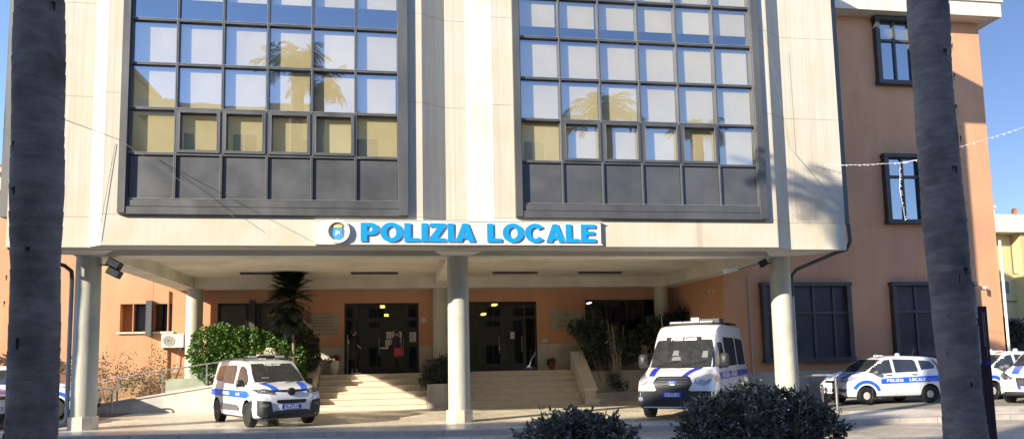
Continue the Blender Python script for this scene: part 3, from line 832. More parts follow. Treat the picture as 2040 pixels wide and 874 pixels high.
def project(m, vs, fs, bvh, ax, sg, off, mi=0):
    out = []; ok = []
    for a, b in vs:
        if ax == 'side': o_, d = Vector((a, sg * 4, b)), Vector((0, -sg, 0))
        elif ax == 'front': o_, d = Vector((sg * 6, a, b)), Vector((-sg, 0, 0))
        else: o_, d = Vector((a, b, 6)), Vector((0, 0, -1))
        h = bvh.ray_cast(o_, d)
        if h[0] is None: out.append((0, 0, 0)); ok.append(False)
        else:
            nn = h[1] if h[1].dot(d) < 0 else -h[1]
            out.append(tuple(h[0] + (nn * .5 - d * .5).normalized() * off)); ok.append(True)
    m.add(out, [f for f in fs if all(ok[i] for i in f)], mi)
def decal(name, loops, bvh, ax, sg, mat, parent, off=.006, step=.07):
    if not isinstance(loops[0][0], (list, tuple)): loops = [loops]
    m = MB(); vs, fs = tri2d(loops, step); project(m, vs, fs, bvh, ax, sg, off)
    return m.build(name, mat, parent, smooth=True)
def line_decal(m, pts, w, bvh, ax, sg, off=.004):
    for a, b in zip(pts, pts[1:]):
        n = max(1, int(math.hypot(b[0] - a[0], b[1] - a[1]) / .08)); d = Vector((b[0] - a[0], b[1] - a[1])).normalized(); q = Vector((-d.y, d.x)) * w / 2
        vs = []; fs = []
        for k in range(n + 1):
            x = a[0] + (b[0] - a[0]) * k / n; y = a[1] + (b[1] - a[1]) * k / n
            vs += [(x - q.x, y - q.y), (x + q.x, y + q.y)]
            if k: fs.append((2 * k - 2, 2 * k, 2 * k + 1, 2 * k - 1))
        project(m, vs, fs, bvh, ax, sg, off)
def text_decal(name, txt, size, cx, cz, bvh, ax, sg, mat, parent, off=.012, bold=.004):
    flip = (ax == 'side' and sg > 0) or False
    vs, ts = font_tris(txt, size, cx, cz, flip, bold)
    m = MB(); project(m, vs, ts, bvh, ax, sg, off); return m.build(name, mat, parent)
def word_decal(name, word, xs, z, h, width, bvh, sg, mat, parent, off=.012):
    """block capitals on the side: xs = where the word begins for the reader"""
    m = MB()
    for o, hs, cx in word_polys(word, 0, z, h, width=width, track=.1):
        f = (lambda p: (xs - p[0], p[1])) if sg > 0 else (lambda p: (xs + p[0], p[1]))
        loops = [[f(p) for p in o]] + [[f(p) for p in q] for q in hs]
        vs, fs = tri2d(loops, .05); project(m, vs, fs, bvh, 'side', sg, off)
    return m.build(name, mat, parent)

def wheel(parent, x, y, r, w, style, steer=0.):
    s = 1 if y > 0 else -1; z = r
    m = MB(); pr = [(r * .66, -w / 2), (r * .93, -w / 2), (r, -w / 2 + .03), (r, w / 2 - .03), (r * .95, w / 2 - .005), (r * .70, w / 2), (r * .66, w / 2 - .02)]
    yc = s * (abs(y) - w / 2)
    def T(mb):
        c, q = math.cos(steer), math.sin(steer); mb.v = [(x + (vx - x) * c - (vy - yc) * q, yc + (vx - x) * q + (vy - yc) * c, vz) for vx, vy, vz in mb.v]
    m.lathe([(a, yc + s * b) for a, b in pr], (x, 0, z), axis='y', seg=36)
    m.lathe([(r * .66, yc + s * .0), (.02, yc + s * .01)], (x, 0, z), axis='y', seg=24, caps=False)
    T(m)
    wl = m.build('wheel', 'rubber', parent, smooth=True)
    q = MB(); f = yc + s * (w / 2 - .025)
    q.lathe([(r * .70, f + s * .02), (r * .66, f - s * .0), (r * .60, f - s * .015), (r * .60, f - s * .05)], (x, 0, z), axis='y', seg=36, caps=False)
    q.lathe([(r * .20, f - s * .03), (r * .17, f + s * .005), (.01, f + s * .01)], (x, 0, z), axis='y', seg=20, caps=False)
    ns = 5 if style == 'dark' else 0 if style == 'cap' else 6
    if style == 'cap':
        q.lathe([(r * .62, f - s * .012), (r * .45, f + s * .004), (r * .2, f + s * .012), (.004, f + s * .014)], (x, 0, z), axis='y', seg=36, caps=False)
        for k in range(12):
            a = 2 * math.pi * k / 12; cx_, cz_ = x + math.cos(a) * r * .46, z + math.sin(a) * r * .46; e = (math.cos(a), math.sin(a)); g_ = (-e[1], e[0])
            q.add([(cx_ + e[0] * .022 + g_[0] * .010, f + s * .012, cz_ + e[1] * .022 + g_[1] * .010), (cx_ + e[0] * .022 - g_[0] * .010, f + s * .012, cz_ + e[1] * .022 - g_[1] * .010),
                   (cx_ - e[0] * .02 - g_[0] * .006, f + s * .014, cz_ - e[1] * .02 - g_[1] * .006), (cx_ - e[0] * .02 + g_[0] * .006, f + s * .014, cz_ - e[1] * .02 + g_[1] * .006)], [(0, 1, 2, 3)], 1)
    for k in range(ns):
        a = 2 * math.pi * k / ns + .2
        for da, ww in (((-.16, .028), (.16, .028)) if style == 'dark' else ((0, .052 if style == 'cap' else .06),)):
            ca, sa = math.cos(a + da), math.sin(a + da); ca0, sa0 = math.cos(a), math.sin(a)
            p0 = Vector((x + ca0 * r * .15, 0, z + sa0 * r * .15)); p1 = Vector((x + ca * r * .65, 0, z + sa * r * .65)); d = (p1 - p0).normalized(); n = Vector((-d.z, 0, d.x)) * ww * r / .31 * .5
            vs = [(p + e).to_tuple() for p in (p0, p1) for e in (n, -n)]
            vs = [(v[0], f - s * .03, v[2]) for v in vs] + [(v[0], f, v[2]) for v in vs]
            q.add(vs, [(4, 5, 7, 6), (0, 1, 5, 4), (2, 3, 7, 6), (0, 2, 6, 4), (1, 3, 7, 5)])
    T(q)
    q.build('rim', 'rim_dark' if style == 'dark' else ['rim_silver', 'rubber'], wl, smooth=True, sharp=30)
    return wl

def mirror(parent, x, y, z, s, w=.13, h=.11, mat='car_plastic'):
    m = MB(); sg = 1 if y > 0 else -1
    prof = [(-.05, .35), (-.03, .8), (.02, 1), (.07, .75), (.10, .25)]
    vs = []; fs = []; n = 14
    for dx, k in prof:
        for i in range(n):
            t = 2 * math.pi * i / n; c_, s_ = math.cos(t), math.sin(t)
            c_ = math.copysign(abs(c_) ** .6, c_); s_ = math.copysign(abs(s_) ** .6, s_)
            vs.append((x + dx, y + sg * w + c_ * w * k, z + s_ * h * k))
    for i in range(len(prof) - 1):
        for k in range(n): fs.append((i * n + k, i * n + (k + 1) % n, (i + 1) * n + (k + 1) % n, (i + 1) * n + k))
    fs += [tuple(range(n)), tuple((len(prof) - 1) * n + k for k in range(n))]
    m.add(vs, fs); m.tube([(x + .02, y - sg * .06, z - h * .7), (x + .02, y + sg * w * .5, z - h * .5)], .022, 6)
    return m.build('wing_mirror', mat, parent, smooth=True, sharp=50)

def plate(parent, x, z, txt, y=0., w=.52, h=.115):
    m = MB(); m.box(x, x + .012, y - w / 2, y + w / 2, z - h / 2, z + h / 2); p = m.build('licence_plate', 'plate_blue', parent)
    m = MB(); m.box(x + .012, x + .016, y - w / 2 + .06, y + w / 2 - .06, z - h / 2 + .01, z + h / 2 - .01)
    m.build('plate_field', 'white', p)
    vs, ts = font_tris(txt, .10, 0, 0, bold=.003); m = MB()
    m.add([(x + .019, y + a, z + b) for a, b in vs], ts); m.build('plate_text', 'plate_blue', p)

# ---- compact people carrier
def make_mpv():
    t = thing('police_car', 'white tall compact police car with open-book blue band parked in front of the left flight of steps', 'car')
    t['label'] = 'white tall police car with blue side band and black bumper before the left steps'
    st = [(-2.13, .50, 1.58, .80, .64, 1.06), (-2.09, .34, 1.73, .87, .69, 1.09), (-1.9, .25, 1.80, .915, .74, 1.10), (-1.0, .22, 1.83, .925, .76, 1.10), (0, .22, 1.82, .925, .76, 1.08),
          (.45, .22, 1.77, .925, .75, 1.07), (.75, .22, 1.63, .925, .745, 1.06), (1.1, .22, 1.38, .925, .76, 1.05), (1.40, .22, 1.18, .92, .79, 1.03), (1.65, .22, 1.13, .91, .78, 1.0),
          (1.95, .22, 1.07, .89, .75, .95), (2.14, .23, .99, .84, .68, .88), (2.23, .26, .88, .78, .62, .80), (2.27, .32, .76, .70, .58, .68)]
    m, vs, fs = car_body(st, None, None)
    b, bvh = finish_body(m, vs, fs, t, [(1.39, .34, .40, .92), (-1.39, .34, .40, .92)], ['car_white', 'car_plastic'])
    decal('windshield', [(-.70, 1.195), (.70, 1.195), (.66, 1.45), (.58, 1.70), (-.58, 1.70), (-.66, 1.45)], bvh, 'front', 1, 'car_glass', t)
    text_decal('windshield_text', 'Polizia Locale', .085, .0, 1.665, bvh, 'front', 1, 'white', t, off=.014, bold=.003)
    m = MB(); m.box(1.0, 1.03, -.44, -.26, 1.22, 1.30); m.v = [(v[0] + .19, v[1], v[2] + .02) for v in m.v]; m.build('dash_paper', 'white', t)
    for sg in (1, -1):
        decal('side_window', [(1.16, 1.13), (1.05, 1.30), (.80, 1.54), (.62, 1.63), (.40, 1.64), (.33, 1.55), (.33, 1.20), (.42, 1.12)], bvh, 'side', sg, 'car_glass', t)
        decal('side_window', [(.12, 1.14), (-.78, 1.16), (-.84, 1.25), (-.84, 1.64), (-.72, 1.68), (.02, 1.68), (.12, 1.60)], bvh, 'side', sg, 'car_glass', t)
        decal('side_window', [(-.98, 1.2), (-1.72, 1.24), (-1.82, 1.36), (-1.72, 1.62), (-1.6, 1.66), (-.98, 1.68)], bvh, 'side', sg, 'car_glass', t)
        decal('side_band', [(-2.05, .80), (1.35, .78), (1.62, .86), (1.35, .97), (-2.06, .985)], bvh, 'side', sg, 'car_blue', t)
        word_decal('side_text', 'POLIZIA', .05 if sg > 0 else -.75, .845, .085, .62, bvh, sg, 'white', t)
        text_decal('side_text', 'Locale', .13, .62, .885, bvh, 'side', sg, 'white', t)
        decal('door_bump', [(-.85, .40), (.72, .42), (.78, .50), (.55, .58), (-.9, .60), (-.95, .5)], bvh, 'side', sg, 'grey_plastic', t, off=.02)
        for seg in ([(1.18, .42), (1.2, 1.02)], [(.22, .28), (.22, 1.66)], [(-.93, .40), (-.91, 1.66)], [(1.1, .28), (-.98, .28)]): m = MB(); line_decal(m, seg, .012, bvh, 'side', sg); m.build('door_seam', 'seam', t)
        decal('door_handle', [(.38, 1.03), (.56, 1.03), (.56, 1.06), (.38, 1.06)], bvh, 'side', sg, 'car_plastic', t, off=.03, step=.2)
        decal('headlight', [(sg * .44, .88), (sg * .84, .92), (sg * .88, 1.0), (sg * .70, 1.035), (sg * .46, .985)], bvh, 'front', 1, 'headlight_dark', t, off=.012, step=.04)
        decal('bonnet_stripe', [(1.42, sg * .42), (1.42, sg * .62), (2.19, sg * .48), (2.19, sg * .30)], bvh, 'top', 1, 'car_blue', t)
        decal('bumper_corner', [(sg * .50, .40), (sg * .80, .30), (sg * .91, .36), (sg * .91, .72), (sg * .84, .74), (sg * .56, .70)], bvh, 'front', 1, 'car_plastic', t, off=.02)
        decal('fog_lamp', [(sg * .62, .56), (sg * .82, .56), (sg * .82, .64), (sg * .62, .64)], bvh, 'front', 1, 'grey_plastic', t, off=.028)
        mirror(t, .98, sg * .88, 1.17, sg, .11, .10)
        m = MB(); m.tube([(.35, sg * .66, 1.80), (.25, sg * .665, 1.86), (-1.6, sg * .665, 1.87), (-1.75, sg * .66, 1.82)], .02, 8); m.build('roof_rail', 'car_plastic', t, smooth=True)
        for x in (1.39, -1.39): wheel(t, x, sg * .915, .335, .215, 'dark')
    decal('grille', [(-.46, .955), (-.06, .93), (.06, .93), (.46, .955), (.46, .99), (-.46, .99)], bvh, 'front', 1, 'car_plastic', t, off=.014)
    decal('air_intake', [(-.42, .70), (-.36, .635), (.36, .635), (.42, .70), (.38, .735), (-.38, .735)], bvh, 'front', 1, 'black_frame', t, off=.014)
    decal('bumper', [(-.72, .26), (.72, .26), (.64, .36), (.42, .46), (-.42, .46), (-.64, .36)], bvh, 'front', 1, 'car_plastic', t, off=.016)
    plate(t, 2.285, .545, 'YA 674 AF')
    # round badge with two stacked chevrons
    m = MB(); m.lathe([(.10, 2.20), (.105, 2.275), (.085, 2.285)], (0, 0, .945), axis='x', seg=28); bd = m.build('badge', 'car_plastic', t, smooth=True)
    m = MB()
    for dz in (-.03, .02): m.prism([(-.075, .945 + dz - .03), (0, .945 + dz + .035), (.075, .945 + dz - .03), (.075, .945 + dz - .005), (0, .945 + dz + .06), (-.075, .945 + dz - .005)], 2.287, 2.292, axis='x')
    m.build('chevron', 'chrome', bd)
    lb = MB(); lb.box(.0, .24, -.58, .58, 1.865, 1.93); l = lb.build('light_bar', 'car_plastic', t, bevel=.02)
    q = MB(); q.box(.02, .22, -.22, .22, 1.93, 1.975); q.build('lamp_cover', 'lamp_clear', l, bevel=.01)
    for sg in (-1, 1):
        q = MB(); q.box(-.01, .25, sg * .40 - .14, sg * .40 + .14, 1.872, 1.935); q.build('lamp_cover', 'lamp_clear', l, bevel=.012)
    m = MB(); m.tube([(1.5, -.55, 1.165), (1.36, -.05, 1.215)], .010, 5); m.tube([(1.5, .1, 1.165), (1.36, .6, 1.215)], .010, 5); m.build('wiper', 'car_plastic', t)
    return t

# ---- high-roof van
def make_van():
    t = thing('police_van', 'white high-roof police van with black grille and roof light bar at the right column', 'van')
    st = [(-2.86, .55, 2.28, .92, .76, 1.25), (-2.80, .42, 2.44, .98, .81, 1.3), (-2.5, .35, 2.52, 1.02, .86, 1.3), (-1, .33, 2.55, 1.03, .87, 1.3), (0, .33, 2.55, 1.03, .87, 1.3),
          (.45, .33, 2.51, 1.03, .86, 1.3), (.8, .33, 2.38, 1.03, .84, 1.3), (1.05, .33, 2.18, 1.03, .835, 1.3), (1.3, .33, 1.88, 1.03, .84, 1.26), (1.58, .33, 1.57, 1.03, .86, 1.22), (1.82, .33, 1.34, 1.03, .87, 1.16),
          (2.15, .31, 1.255, 1.01, .84, 1.09), (2.45, .30, 1.15, .97, .79, 1.0), (2.6, .30, 1.05, .92, .73, .90), (2.67, .33, .92, .86, .68, .80)]
    m, vs, fs = car_body(st, None, None)
    b, bvh = finish_body(m, vs, fs, t, [(1.65, .36, .43, 1.03), (-1.65, .36, .43, 1.03)], ['car_white', 'car_plastic'])
    ws = decal('windshield', [(-.88, 1.37), (0, 1.345), (.88, 1.37), (.82, 1.75), (.74, 2.07), (0, 2.095), (-.74, 2.07), (-.82, 1.75)], bvh, 'front', 1, 'car_glass', t)
    vs_, ts_ = font_tris('Polizia Locale', .13, -.02, 2.115, bold=.006); vs_ = [(a + (b_ - 2.1) * .2, b_) for a, b_ in vs_]
    decal('windshield_band', [(-.52, 2.06), (.46, 2.06), (.46, 2.17), (-.52, 2.17)], bvh, 'front', 1, 'car_plastic', t, off=.013)
    m = MB(); project(m, vs_, ts_, bvh, 'front', 1, .018); m.build('windshield_text', 'white', t)
    m = MB(); line_decal(m, [(0, 1.345), (-.88, 1.37), (-.82, 1.75), (-.74, 2.07), (0, 2.095), (.74, 2.07), (.82, 1.75), (.88, 1.37), (0, 1.345)], .04, bvh, 'front', 1, .01); m.build('windshield_seal', 'car_plastic', t)
    # pale seats and a papers holder seen through the glass
    for y, w, z0, z1 in ((-.18, .09, 1.66, 1.80), (.62, .08, 1.60, 1.78), (-.14, .13, 1.53, 1.63)):
        decal('seat', [(y - w, z0), (y + w, z0), (y + w * .8, z1), (y - w * .8, z1)], bvh, 'front', 1, 'seat_grey', ws, off=.007, step=.05)
    decal('grille', [(-.52, .96), (-.44, 1.10), (-.38, 1.125), (.38, 1.125), (.44, 1.10), (.52, .96), (.42, .79), (-.42, .79)], bvh, 'front', 1, 'car_plastic', t, off=.016)
    m = MB()
    for z in (.86, .93, 1.0, 1.07): line_decal(m, [(-.40, z), (.40, z)], .018, bvh, 'front', 1, .024)
    m.build('grille_bar', 'grey_plastic', t)
    m = MB(); m.lathe([(.0, 0)], seg=3) if False else None
    decal('badge', [(.12 * math.cos(R(a)), 0.965 + .055 * math.sin(R(a))) for a in range(0, 360, 20)], bvh, 'front', 1, 'chrome', t, off=.034, step=.05)
    decal('badge_field', [(.10 * math.cos(R(a)), 0.965 + .040 * math.sin(R(a))) for a in range(0, 360, 20)], bvh, 'front', 1, 'van_blue', t, off=.037, step=.05)
    text_decal('badge_text', 'Ford', .065, 0, .965, bvh, 'front', 1, 'white', t, off=.041, bold=.002)
    decal('bumper', [(-.90, .36), (.90, .36), (.95, .60), (.95, .76), (.46, .76), (.40, .80), (-.40, .80), (-.46, .76), (-.95, .76), (-.95, .60)], bvh, 'front', 1, 'car_plastic', t, off=.012)
    decal('air_intake', [(-.5, .42), (.5, .42), (.45, .54), (-.45, .54)], bvh, 'front', 1, 'black_frame', t, off=.02)
    plate(t, 2.70, .665, 'YA 972 AB')
    for sg in (1, -1):
        decal('headlight', [(sg * .55, .96), (sg * .80, .89), (sg * .94, .96), (sg * .97, 1.15), (sg * .86, 1.18), (sg * .58, 1.08)], bvh, 'front', 1, 'headlight', t, off=.014, step=.05)
        decal('fog_lamp', [(sg * .78, .50), (sg * .90, .50), (sg * .90, .60), (sg * .78, .60)], bvh, 'front', 1, 'lamp_clear', t, off=.02)
        decal('bonnet_vent', [(1.80, sg * .22), (1.80, sg * .62), (1.86, sg * .62), (1.86, sg * .22)], bvh, 'top', 1, 'car_plastic', t)
        decal('side_window', [(1.50, 1.42), (1.30, 1.66), (1.02, 2.0), (.70, 2.02), (.62, 1.95), (.62, 1.34), (1.38, 1.30)], bvh, 'side', sg, 'car_glass', t)
        decal('side_window', [(.36, 1.36), (-1.0, 1.36), (-1.06, 1.42), (-1.06, 2.10), (-1.0, 2.16), (.36, 2.16), (.42, 2.1), (.42, 1.42)], bvh, 'side', sg, 'car_glass', t)
        decal('side_window', [(-1.25, 1.36), (-2.45, 1.36), (-2.5, 1.42), (-2.5, 2.06), (-2.45, 2.12), (-1.25, 2.16)], bvh, 'side', sg, 'car_glass', t)
        decal('side_band', [(-2.8, 1.05), (1.55, 1.02), (1.62, 1.20), (-2.8, 1.22)], bvh, 'side', sg, 'van_blue', t)
        word_decal('side_text', 'POLIZIA', 1.30 if sg > 0 else .35, 1.06, .12, .95, bvh, sg, 'white', t)
        word_decal('side_text', 'LOCALE', .10 if sg > 0 else -.78, 1.07, .12, .85, bvh, sg, 'white', t)
        decal('side_moulding', [(1.15, .46), (-1.15, .46), (-1.15, .66), (1.15, .66)], bvh, 'side', sg, 'car_plastic', t, off=.018)
        decal('side_moulding', [(-2.12, .46), (-2.75, .5), (-2.75, .7), (-2.12, .66)], bvh, 'side', sg, 'car_plastic', t, off=.018)
        for seg in ([(1.62, .5), (1.6, 1.3)], [(.52, .4), (.52, 2.25)], [(-1.15, .5), (-1.15, 2.25)]): m = MB(); line_decal(m, seg, .014, bvh, 'side', sg); m.build('door_seam', 'seam', t)
        mirror(t, 1.42, sg * .99, 1.52, sg, .13, .20)
        for x in (1.65, -1.65): wheel(t, x, sg * 1.01, .35, .235, 'silver')
    decal('bonnet_stripe', [(1.84, -.70), (1.84, -.53), (2.50, -.50), (2.50, -.66)], bvh, 'top', 1, 'van_blue', t)
    decal('bonnet_stripe', [(1.84, .42), (1.84, .62), (2.50, .36), (2.50, .22)], bvh, 'top', 1, 'van_blue', t)
    decal('indicator', [(1.80, 1.0), (2.08, .96), (2.06, 1.10), (1.86, 1.14)], bvh, 'side', 1, 'lamp_amber', t, off=.010)
    lb = MB(); lb.box(.10, .34, -.62, .62, 2.56, 2.60); l = lb.build('light_bar', 'car_plastic', t)
    for y0, y1 in ((-.62, -.25), (-.24, .24), (.25, .62)):
        q = MB(); q.box(.10, .32, y0, y1, 2.59, 2.64); q.build('lamp_cover', 'lamp_clear', l, bevel=.02)
    q = MB(); q.box(.12, .30, .0, .22, 2.645, 2.74); q.build('siren_box', 'white', l, bevel=.01)
    q = MB(); q.box(-.75, -.15, .15, .72, 2.58, 2.72); q.build('roof_box', 'car_plastic', t, bevel=.02)
    q = MB(); q.box(-2.3, -1.2, -.5, .8, 2.57, 2.63); q.build('roof_vent', 'car_plastic', t, bevel=.02)
    m = MB(); m.tube([(.55, -.78, 2.42), (.52, -.80, 3.02)], .009, 5); m.build('antenna', 'car_plastic', t)
    m = MB(); m.tube([(1.93, -.75, 1.44), (1.72, -.05, 1.53)], .012, 5); m.tube([(1.93, .0, 1.45), (1.72, .7, 1.53)], .012, 5); m.build('wiper', 'car_plastic', t)
    return t

# ---- small hatchback
def make_hatch(label, style='a', rim='cap', rimmat=None):
    t = thing('police_car', label, 'car')
    st = [(-1.75, .45, 1.22, .70, .55, .88), (-1.70, .32, 1.40, .77, .60, .92), (-1.5, .25, 1.49, .81, .64, .96), (-.8, .21, 1.54, .82, .66, .97), (-.2, .21, 1.555, .82, .66, .96),
          (.2, .21, 1.51, .82, .65, .95), (.55, .21, 1.37, .82, .65, .94), (.9, .21, 1.16, .82, .68, .92), (1.15, .21, 1.03, .815, .70, .90), (1.4, .21, .97, .80, .69, .86),
          (1.62, .22, .89, .77, .64, .78), (1.80, .23, .78, .71, .57, .68), (1.87, .26, .70, .65, .52, .6), (1.90, .30, .62, .58, .47, .52)]
    m, vs, fs = car_body(st, None, None)
    b, bvh = finish_body(m, vs, fs, t, [(1.15, .29, .345, .82), (-1.15, .29, .345, .82)], ['car_white', 'car_plastic'])
    decal('windshield', [(-.64, 1.05), (.64, 1.05), (.60, 1.25), (.53, 1.44), (-.53, 1.44), (-.60, 1.25)], bvh, 'front', 1, 'car_glass', t)
    decal('rear_window', [(-.50, 1.05), (.50, 1.05), (.46, 1.36), (-.46, 1.36)], bvh, 'front', -1, 'car_glass', t)
    for sg in (1, -1):
        decal('side_window', [(.98, 1.01), (.90, 1.10), (.66, 1.30), (.42, 1.41), (.16, 1.44), (.16, 1.01), (.5, .985)], bvh, 'side', sg, 'car_glass', t)
        decal('side_window', [(.06, 1.01), (-.78, 1.03), (-.74, 1.36), (-.66, 1.42), (.06, 1.45)], bvh, 'side', sg, 'car_glass', t)
        decal('side_window', [(-.90, 1.08), (-1.40, 1.12), (-1.44, 1.2), (-1.30, 1.36), (-.86, 1.40)], bvh, 'side', sg, 'car_glass', t)
        decal('side_band', [(-1.68, .70), (.62, .66), (.62, .82), (.40, .84), (-1.68, .90)], bvh, 'side', sg, 'car_blue', t)
        o = arc(1.15, .29, .53, .50, 30, 160, 16); i = arc(1.15, .29, .42, .40, 160, 30, 16)
        decal('arch_band', o + i, bvh, 'side', sg, 'car_blue', t)
        word_decal('side_text', 'POLIZIA', .42 if sg > 0 else -.22, .715, .10, .62, bvh, sg, 'white', t)
        word_decal('side_text', 'LOCALE', -.40 if sg > 0 else -1.0, .725, .10, .60, bvh, sg, 'white', t) if sg > 0 else word_decal('side_text', 'LOCALE', .5, .71, .10, .6, bvh, sg, 'white', t)
        for seg in ([(.95, .30), (1.0, .95)], [(.11, .26), (.11, 1.45)], [(-.76, .40), (-.80, .98)], [(.85, .27), (-.8, .27)]): m = MB(); line_decal(m, seg, .010, bvh, 'side', sg); m.build('door_seam', 'seam', t)
        for x in (.22, -.70): decal('door_handle', [(x, .92), (x + .2, .92), (x + .2, .955), (x, .955)], bvh, 'side', sg, 'seam', t, off=.03, step=.2)
        decal('tail_light', [(-1.50, 1.04), (-1.66, 1.02), (-1.62, 1.22), (-1.46, 1.40), (-1.36, 1.42), (-1.50, 1.2)], bvh, 'side', sg, 'lamp_red', t, off=.012, step=.05)
        if style == 'a':
            decal('headlight', [(sg * .40, .76), (sg * .62, .72), (sg * .76, .80), (sg * .74, .92), (sg * .56, .93), (sg * .42, .86)], bvh, 'front', 1, 'headlight', t, off=.012, step=.04)
            decal('fog_lamp', [(sg * .46, .42), (sg * .70, .42), (sg * .72, .52), (sg * .46, .54)], bvh, 'front', 1, 'grey_plastic', t, off=.012, step=.05)
        else:
            decal('headlight', [(sg * .30, .70), (sg * .56, .68), (sg * .77, .80), (sg * .80, .92), (sg * .55, .84)], bvh, 'front', 1, 'headlight_dark', t, off=.012, step=.04)
            decal('fog_lamp', [(sg * .34, .40), (sg * .72, .42), (sg * .66, .54), (sg * .42, .54)], bvh, 'front', 1, 'headlight', t, off=.012, step=.05)
        decal('bonnet_stripe', [(1.12, sg * .34), (1.12, sg * .54), (1.72, sg * .42), (1.72, sg * .24)], bvh, 'top', 1, 'car_blue', t)
        mirror(t, .80, sg * .79, 1.03, sg, .10, .075, 'grey_plastic')
        for x in (1.15, -1.15): wheel(t, x, sg * .815, .29, .18, rim)
    decal('grille', [(-.38, .70), (.38, .70), (.34, .77), (-.34, .77)] if style == 'a' else [(-.22, .48), (.22, .48), (.28, .74), (-.28, .74)], bvh, 'front', 1, 'car_plastic', t, off=.012)
    decal('bumper_slot', [(-.62, .28), (.62, .28), (.55, .36), (-.55, .36)], bvh, 'front', 1, 'car_plastic', t, off=.012)
    plate(t, 1.915, .47, 'YA 318 AC', w=.40, h=.10)
    for x, y, w in ((.30, .30, .13), (-.05, -.30, .06), (-.35, .38, .06)):
        m = MB(); m.box(x - w, x + w, y - .07, y + .07, 1.54, 1.585) if w > .1 else m.lathe([(.075, 1.53), (.075, 1.60), (.05, 1.64)], (x, y, 0), seg=18)
        m.build('beacon', 'lamp_clear', t, smooth=True)
    m = MB(); m.tube([(-1.1, .1, 1.53), (-1.22, .1, 1.78)], .006, 5); m.build('antenna', 'car_plastic', t)
    m = MB(); m.tube([(1.12, -.5, 1.045), (1.0, -.02, 1.10)], .009, 5); m.tube([(1.12, .05, 1.045), (1.0, .5, 1.10)], .009, 5); m.build('wiper', 'car_plastic', t)
    return t
def put(t, x, y, deg, k, z=None):
    t.location = (x, y, gz(x) if z is None else z); t.rotation_euler = (0, 0, R(deg)); t.scale = (k, k, k)
put(make_mpv(), -3.62, 21.15, -61.5, .925)
put(make_van(), 8.33, 20.15, -125.6, .975)
h1 = make_hatch('white small police car with blue lettered band seen side-on by the orange annex', 'a', 'cap')
put(h1, 15.36, 21.98, 181, .955)
h2 = dup(h1); h2['label'] = 'farther white police car at the right picture edge behind the nearer one'; put(h2, 20.15, 22.6, 186, 1.0)
h3 = make_hatch('nearer white police car with slanted dark headlight at the right picture edge', 'b', 'silver')
put(h3, 19.85, 20.15, 206, 1.05)
h4 = dup(h1); h4['label'] = 'white police car with dark wheel showing between left palm trunk and left column'; put(h4, -10.98, 24.3, 0, 1.0)
h5 = dup(h1); h5['label'] = 'white police car whose nose shows at the left edge beyond the palm trunk'; put(h5, -11.55, 20.6, -12, 1.0)
for h in (h1, h2, h3, h4, h5): h['group'] = 'small white police cars'
for h in h4.children:
    if h.name.startswith('wheel'):
        for r_ in h.children:
            r_.data = r_.data.copy(); r_.data.materials[0] = MATS['rim_dark']

# ------------------------------------------------------------------ vegetation
RN = random.Random(11)
def rv():
    while True:
        v = Vector((RN.uniform(-1, 1), RN.uniform(-1, 1), RN.uniform(-1, 1)))
        if .05 < v.length < 1: return v.normalized()
def leaf(m, p, d, L, w, bend=.25, mi=0, up=None):
    """one pointed leaf, folded a little along its length"""
    d = d.normalized(); u = up or rv(); s = d.cross(u)
    if s.length < .05: s = d.cross(Vector((1, 0, .3)))
    s.normalize(); n = s.cross(d).normalized()
    m.add([p, p + d * L * .45 + s * w * .5 + n * L * .03, p + d * L - n * L * bend, p + d * L * .45 - s * w * .5 + n * L * .03], [(0, 1, 2, 3)], mi)
def blob_leaves(m, blobs, n, L, w, out=.8, shell=.55, droop=0., mi=0):
    tot = sum(b[1][0] * b[1][2] for b in blobs)
    for c, r in blobs:
        for _ in range(int(n * r[0] * r[2] / tot)):
            v = rv(); k = shell + (1 - shell) * RN.random() ** .6
            k *= 1 + .22 * noise.noise(v * 2.3 + Vector(c))
            p = Vector((c[0] + v.x * r[0] * k, c[1] + v.y * r[1] * k, c[2] + v.z * r[2] * k))
            d = (v * out + rv() * .8 + Vector((0, 0, -droop)))
            s = RN.uniform(.7, 1.2); leaf(m, p, d, L * s, w * s, mi=mi)
def twigs(m, base, tips, r0=.012, bend=.1, mi=0):
    for t in tips:
        a, b = Vector(base), Vector(t); pts = []
        o1 = rv() * (b - a).length * bend
        for k in range(5):
            f = k / 4; pts.append(a.lerp(b, f) + o1 * math.sin(f * 3.1))
        m.tube(pts, [r0 * (1 - .75 * k / 4) for k in range(5)], 5, mi=mi)

